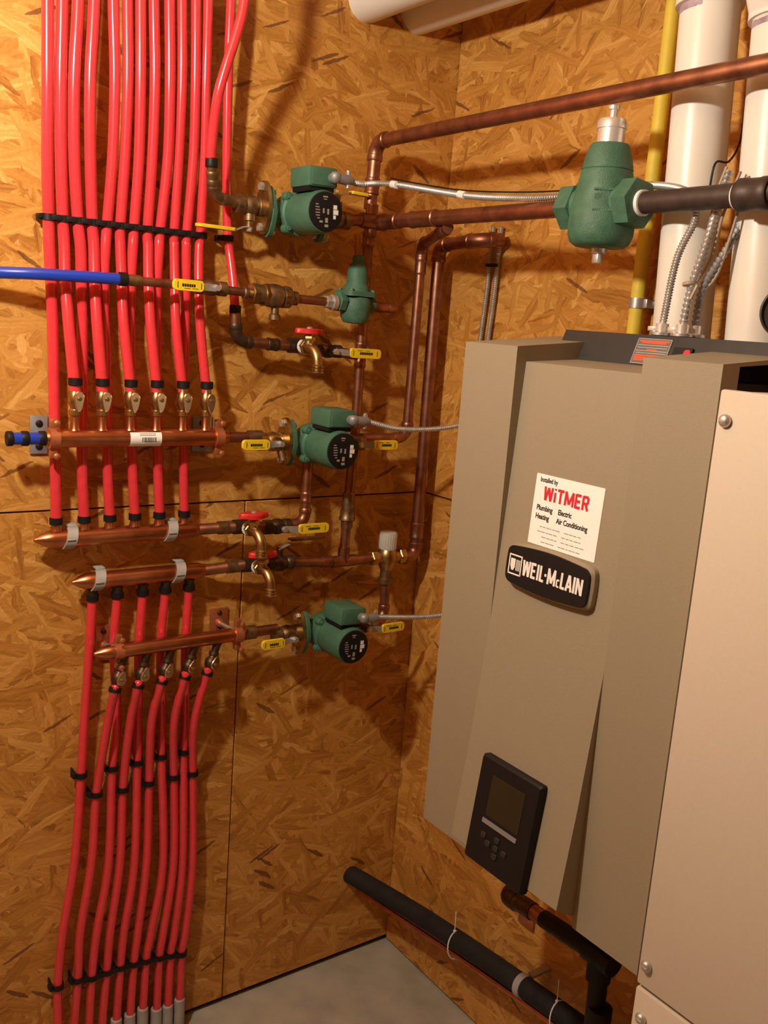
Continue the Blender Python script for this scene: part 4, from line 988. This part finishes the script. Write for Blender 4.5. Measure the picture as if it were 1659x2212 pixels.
part(gg, 'stem', MB().tube([gc-e2g*.038-gn*.01, gc-e2g*.075-gn*.01], .008, 12).hexa(gc-e2g*.055-gn*.01, gc-e2g*.068-gn*.01, .012), 'brassd')

# ================================================================== low pipes
bp = [P(757, 1890, -.02), P(768, 1895, .02), Q(900, 1973, -.075), Q(1047, 2071, -.073), Q(1177, 2163, -.072), Q(1330, 2275, -.072), Q(1560, 2440, -.072)]
single('insulated_pipe', 'thick black foam insulated pipe sloping along the wall below the boiler', 'insulated pipe', MB().tube(cat_rom(bp, 8), .0225, 24), 'rubber')
cpp = [P(770, 1921, -.02), P(785, 1928, .02), Q(900, 2006, -.078), Q(1047, 2106, -.077), Q(1177, 2198, -.076), Q(1330, 2312, -.076), Q(1560, 2480, -.076)]
single('copper_line', 'thin copper line running beneath the black insulated pipe', 'copper pipe', MB().tube(cat_rom(cpp, 8), .0068, 14), 'copperb')
for (px, py), lab in (((985, 2036), 'upper'), ((1206, 2190), 'lower')):
    c = Q(px, py, -.074); ax = (Q(px+60, py+41, -.074)-c).normalized()
    mb = MB(); n_ = 24; pts = []
    e1_ = ax.cross(X).normalized(); e2_ = ax.cross(e1_)
    if e1_.z < 0: e1_ = -e1_
    for k in range(n_+1):
        a = 2*math.pi*k/n_; pts.append(c-e1_*.006+e1_*math.cos(a)*.033+e2_*math.sin(a)*.0245)
    mb.tube(pts, .0016, 8)
    tp_ = max(pts, key=lambda v: v.z); mb.box(tp_+V((-.004, 0, .002)), (.006, .006, .005), .001); mb.tube([tp_+V((-.004, 0, .002)), tp_+V((-.004, .002, .050))], .0012, 6)
    single('zip_tie', '%s white zip tie around the black insulated pipe' % lab, 'zip tie', mb, 'teflon', 'white zip ties')
c = Q(1130, 2130, -.0725); ax = (Q(1177, 2163, -.072)-Q(1047, 2071, -.073)).normalized()
single('pipe_clip', 'grey plastic clip around the black insulated pipe below the boiler', 'clip', MB().lathe([(.0227, -.008), (.0252, -.008), (.0252, .008), (.0227, .008)], c, ax, 24).box(c+V((.045, 0, .018)), (.05, .018, .006), .001), 'grey', 'grey plastic pipe clips')
# drain piping under the boiler
ea = Q(1100, 1935, -.17); eb = Q(1175, 1985, -.17)
dr = thing('drain_pipe', 'dark copper pipe with elbow under the boiler turning into black pipe', 'drain pipe', ea)
jx = Q(1298, 2066, -.19)
part(dr, 'elbow', MB().tube(cat_rom([ea+V((.14, .03, .012)), ea+V((.05, .012, .006)), ea, ea+(eb-ea)*.35, ea+(eb-ea)*.7], 6), .0175, 18).lathe([(.016, -.010), (.020, -.009), (.020, .009), (.016, .010)], ea+(eb-ea)*.15, eb-ea, 18), 'bronze')
part(dr, 'pipe', MB().tube([ea+(eb-ea)*.5, eb+(eb-ea)*.2], .0155, 18), 'copper')
part(dr, 'black_pipe', MB().tube([eb, jx], .0165, 18), 'black')
jb = Q(1296, 2190, -.19)
part(dr, 'tee', MB().tube([jx+V((0, .03, 0)), jx+V((0, -.03, 0))], .022, 18).tube([jx, jx-Z*.045], .022, 18), 'black')
part(dr, 'black_pipe', MB().tube([jx, V((jb.x, jb.y, .03))], .0168, 18), 'black')
part(dr, 'coupling', MB().lathe([(.017, -.03), (.0215, -.028), (.0215, .0), (.017, .002)], Q(1297, 2176, -.19), Z, 18), 'black')
# bolt head bracket behind
single('strap_plate', 'small copper pipe strap with screw on the wall under the boiler', 'strap', MB().box(Q(1138, 1978, -.006), (.006, .045, .05), .001).lathe([(.007, 0), (.006, .004)], Q(1136, 1977, -.009), (-1, 0, 0), 12), 'clampc')
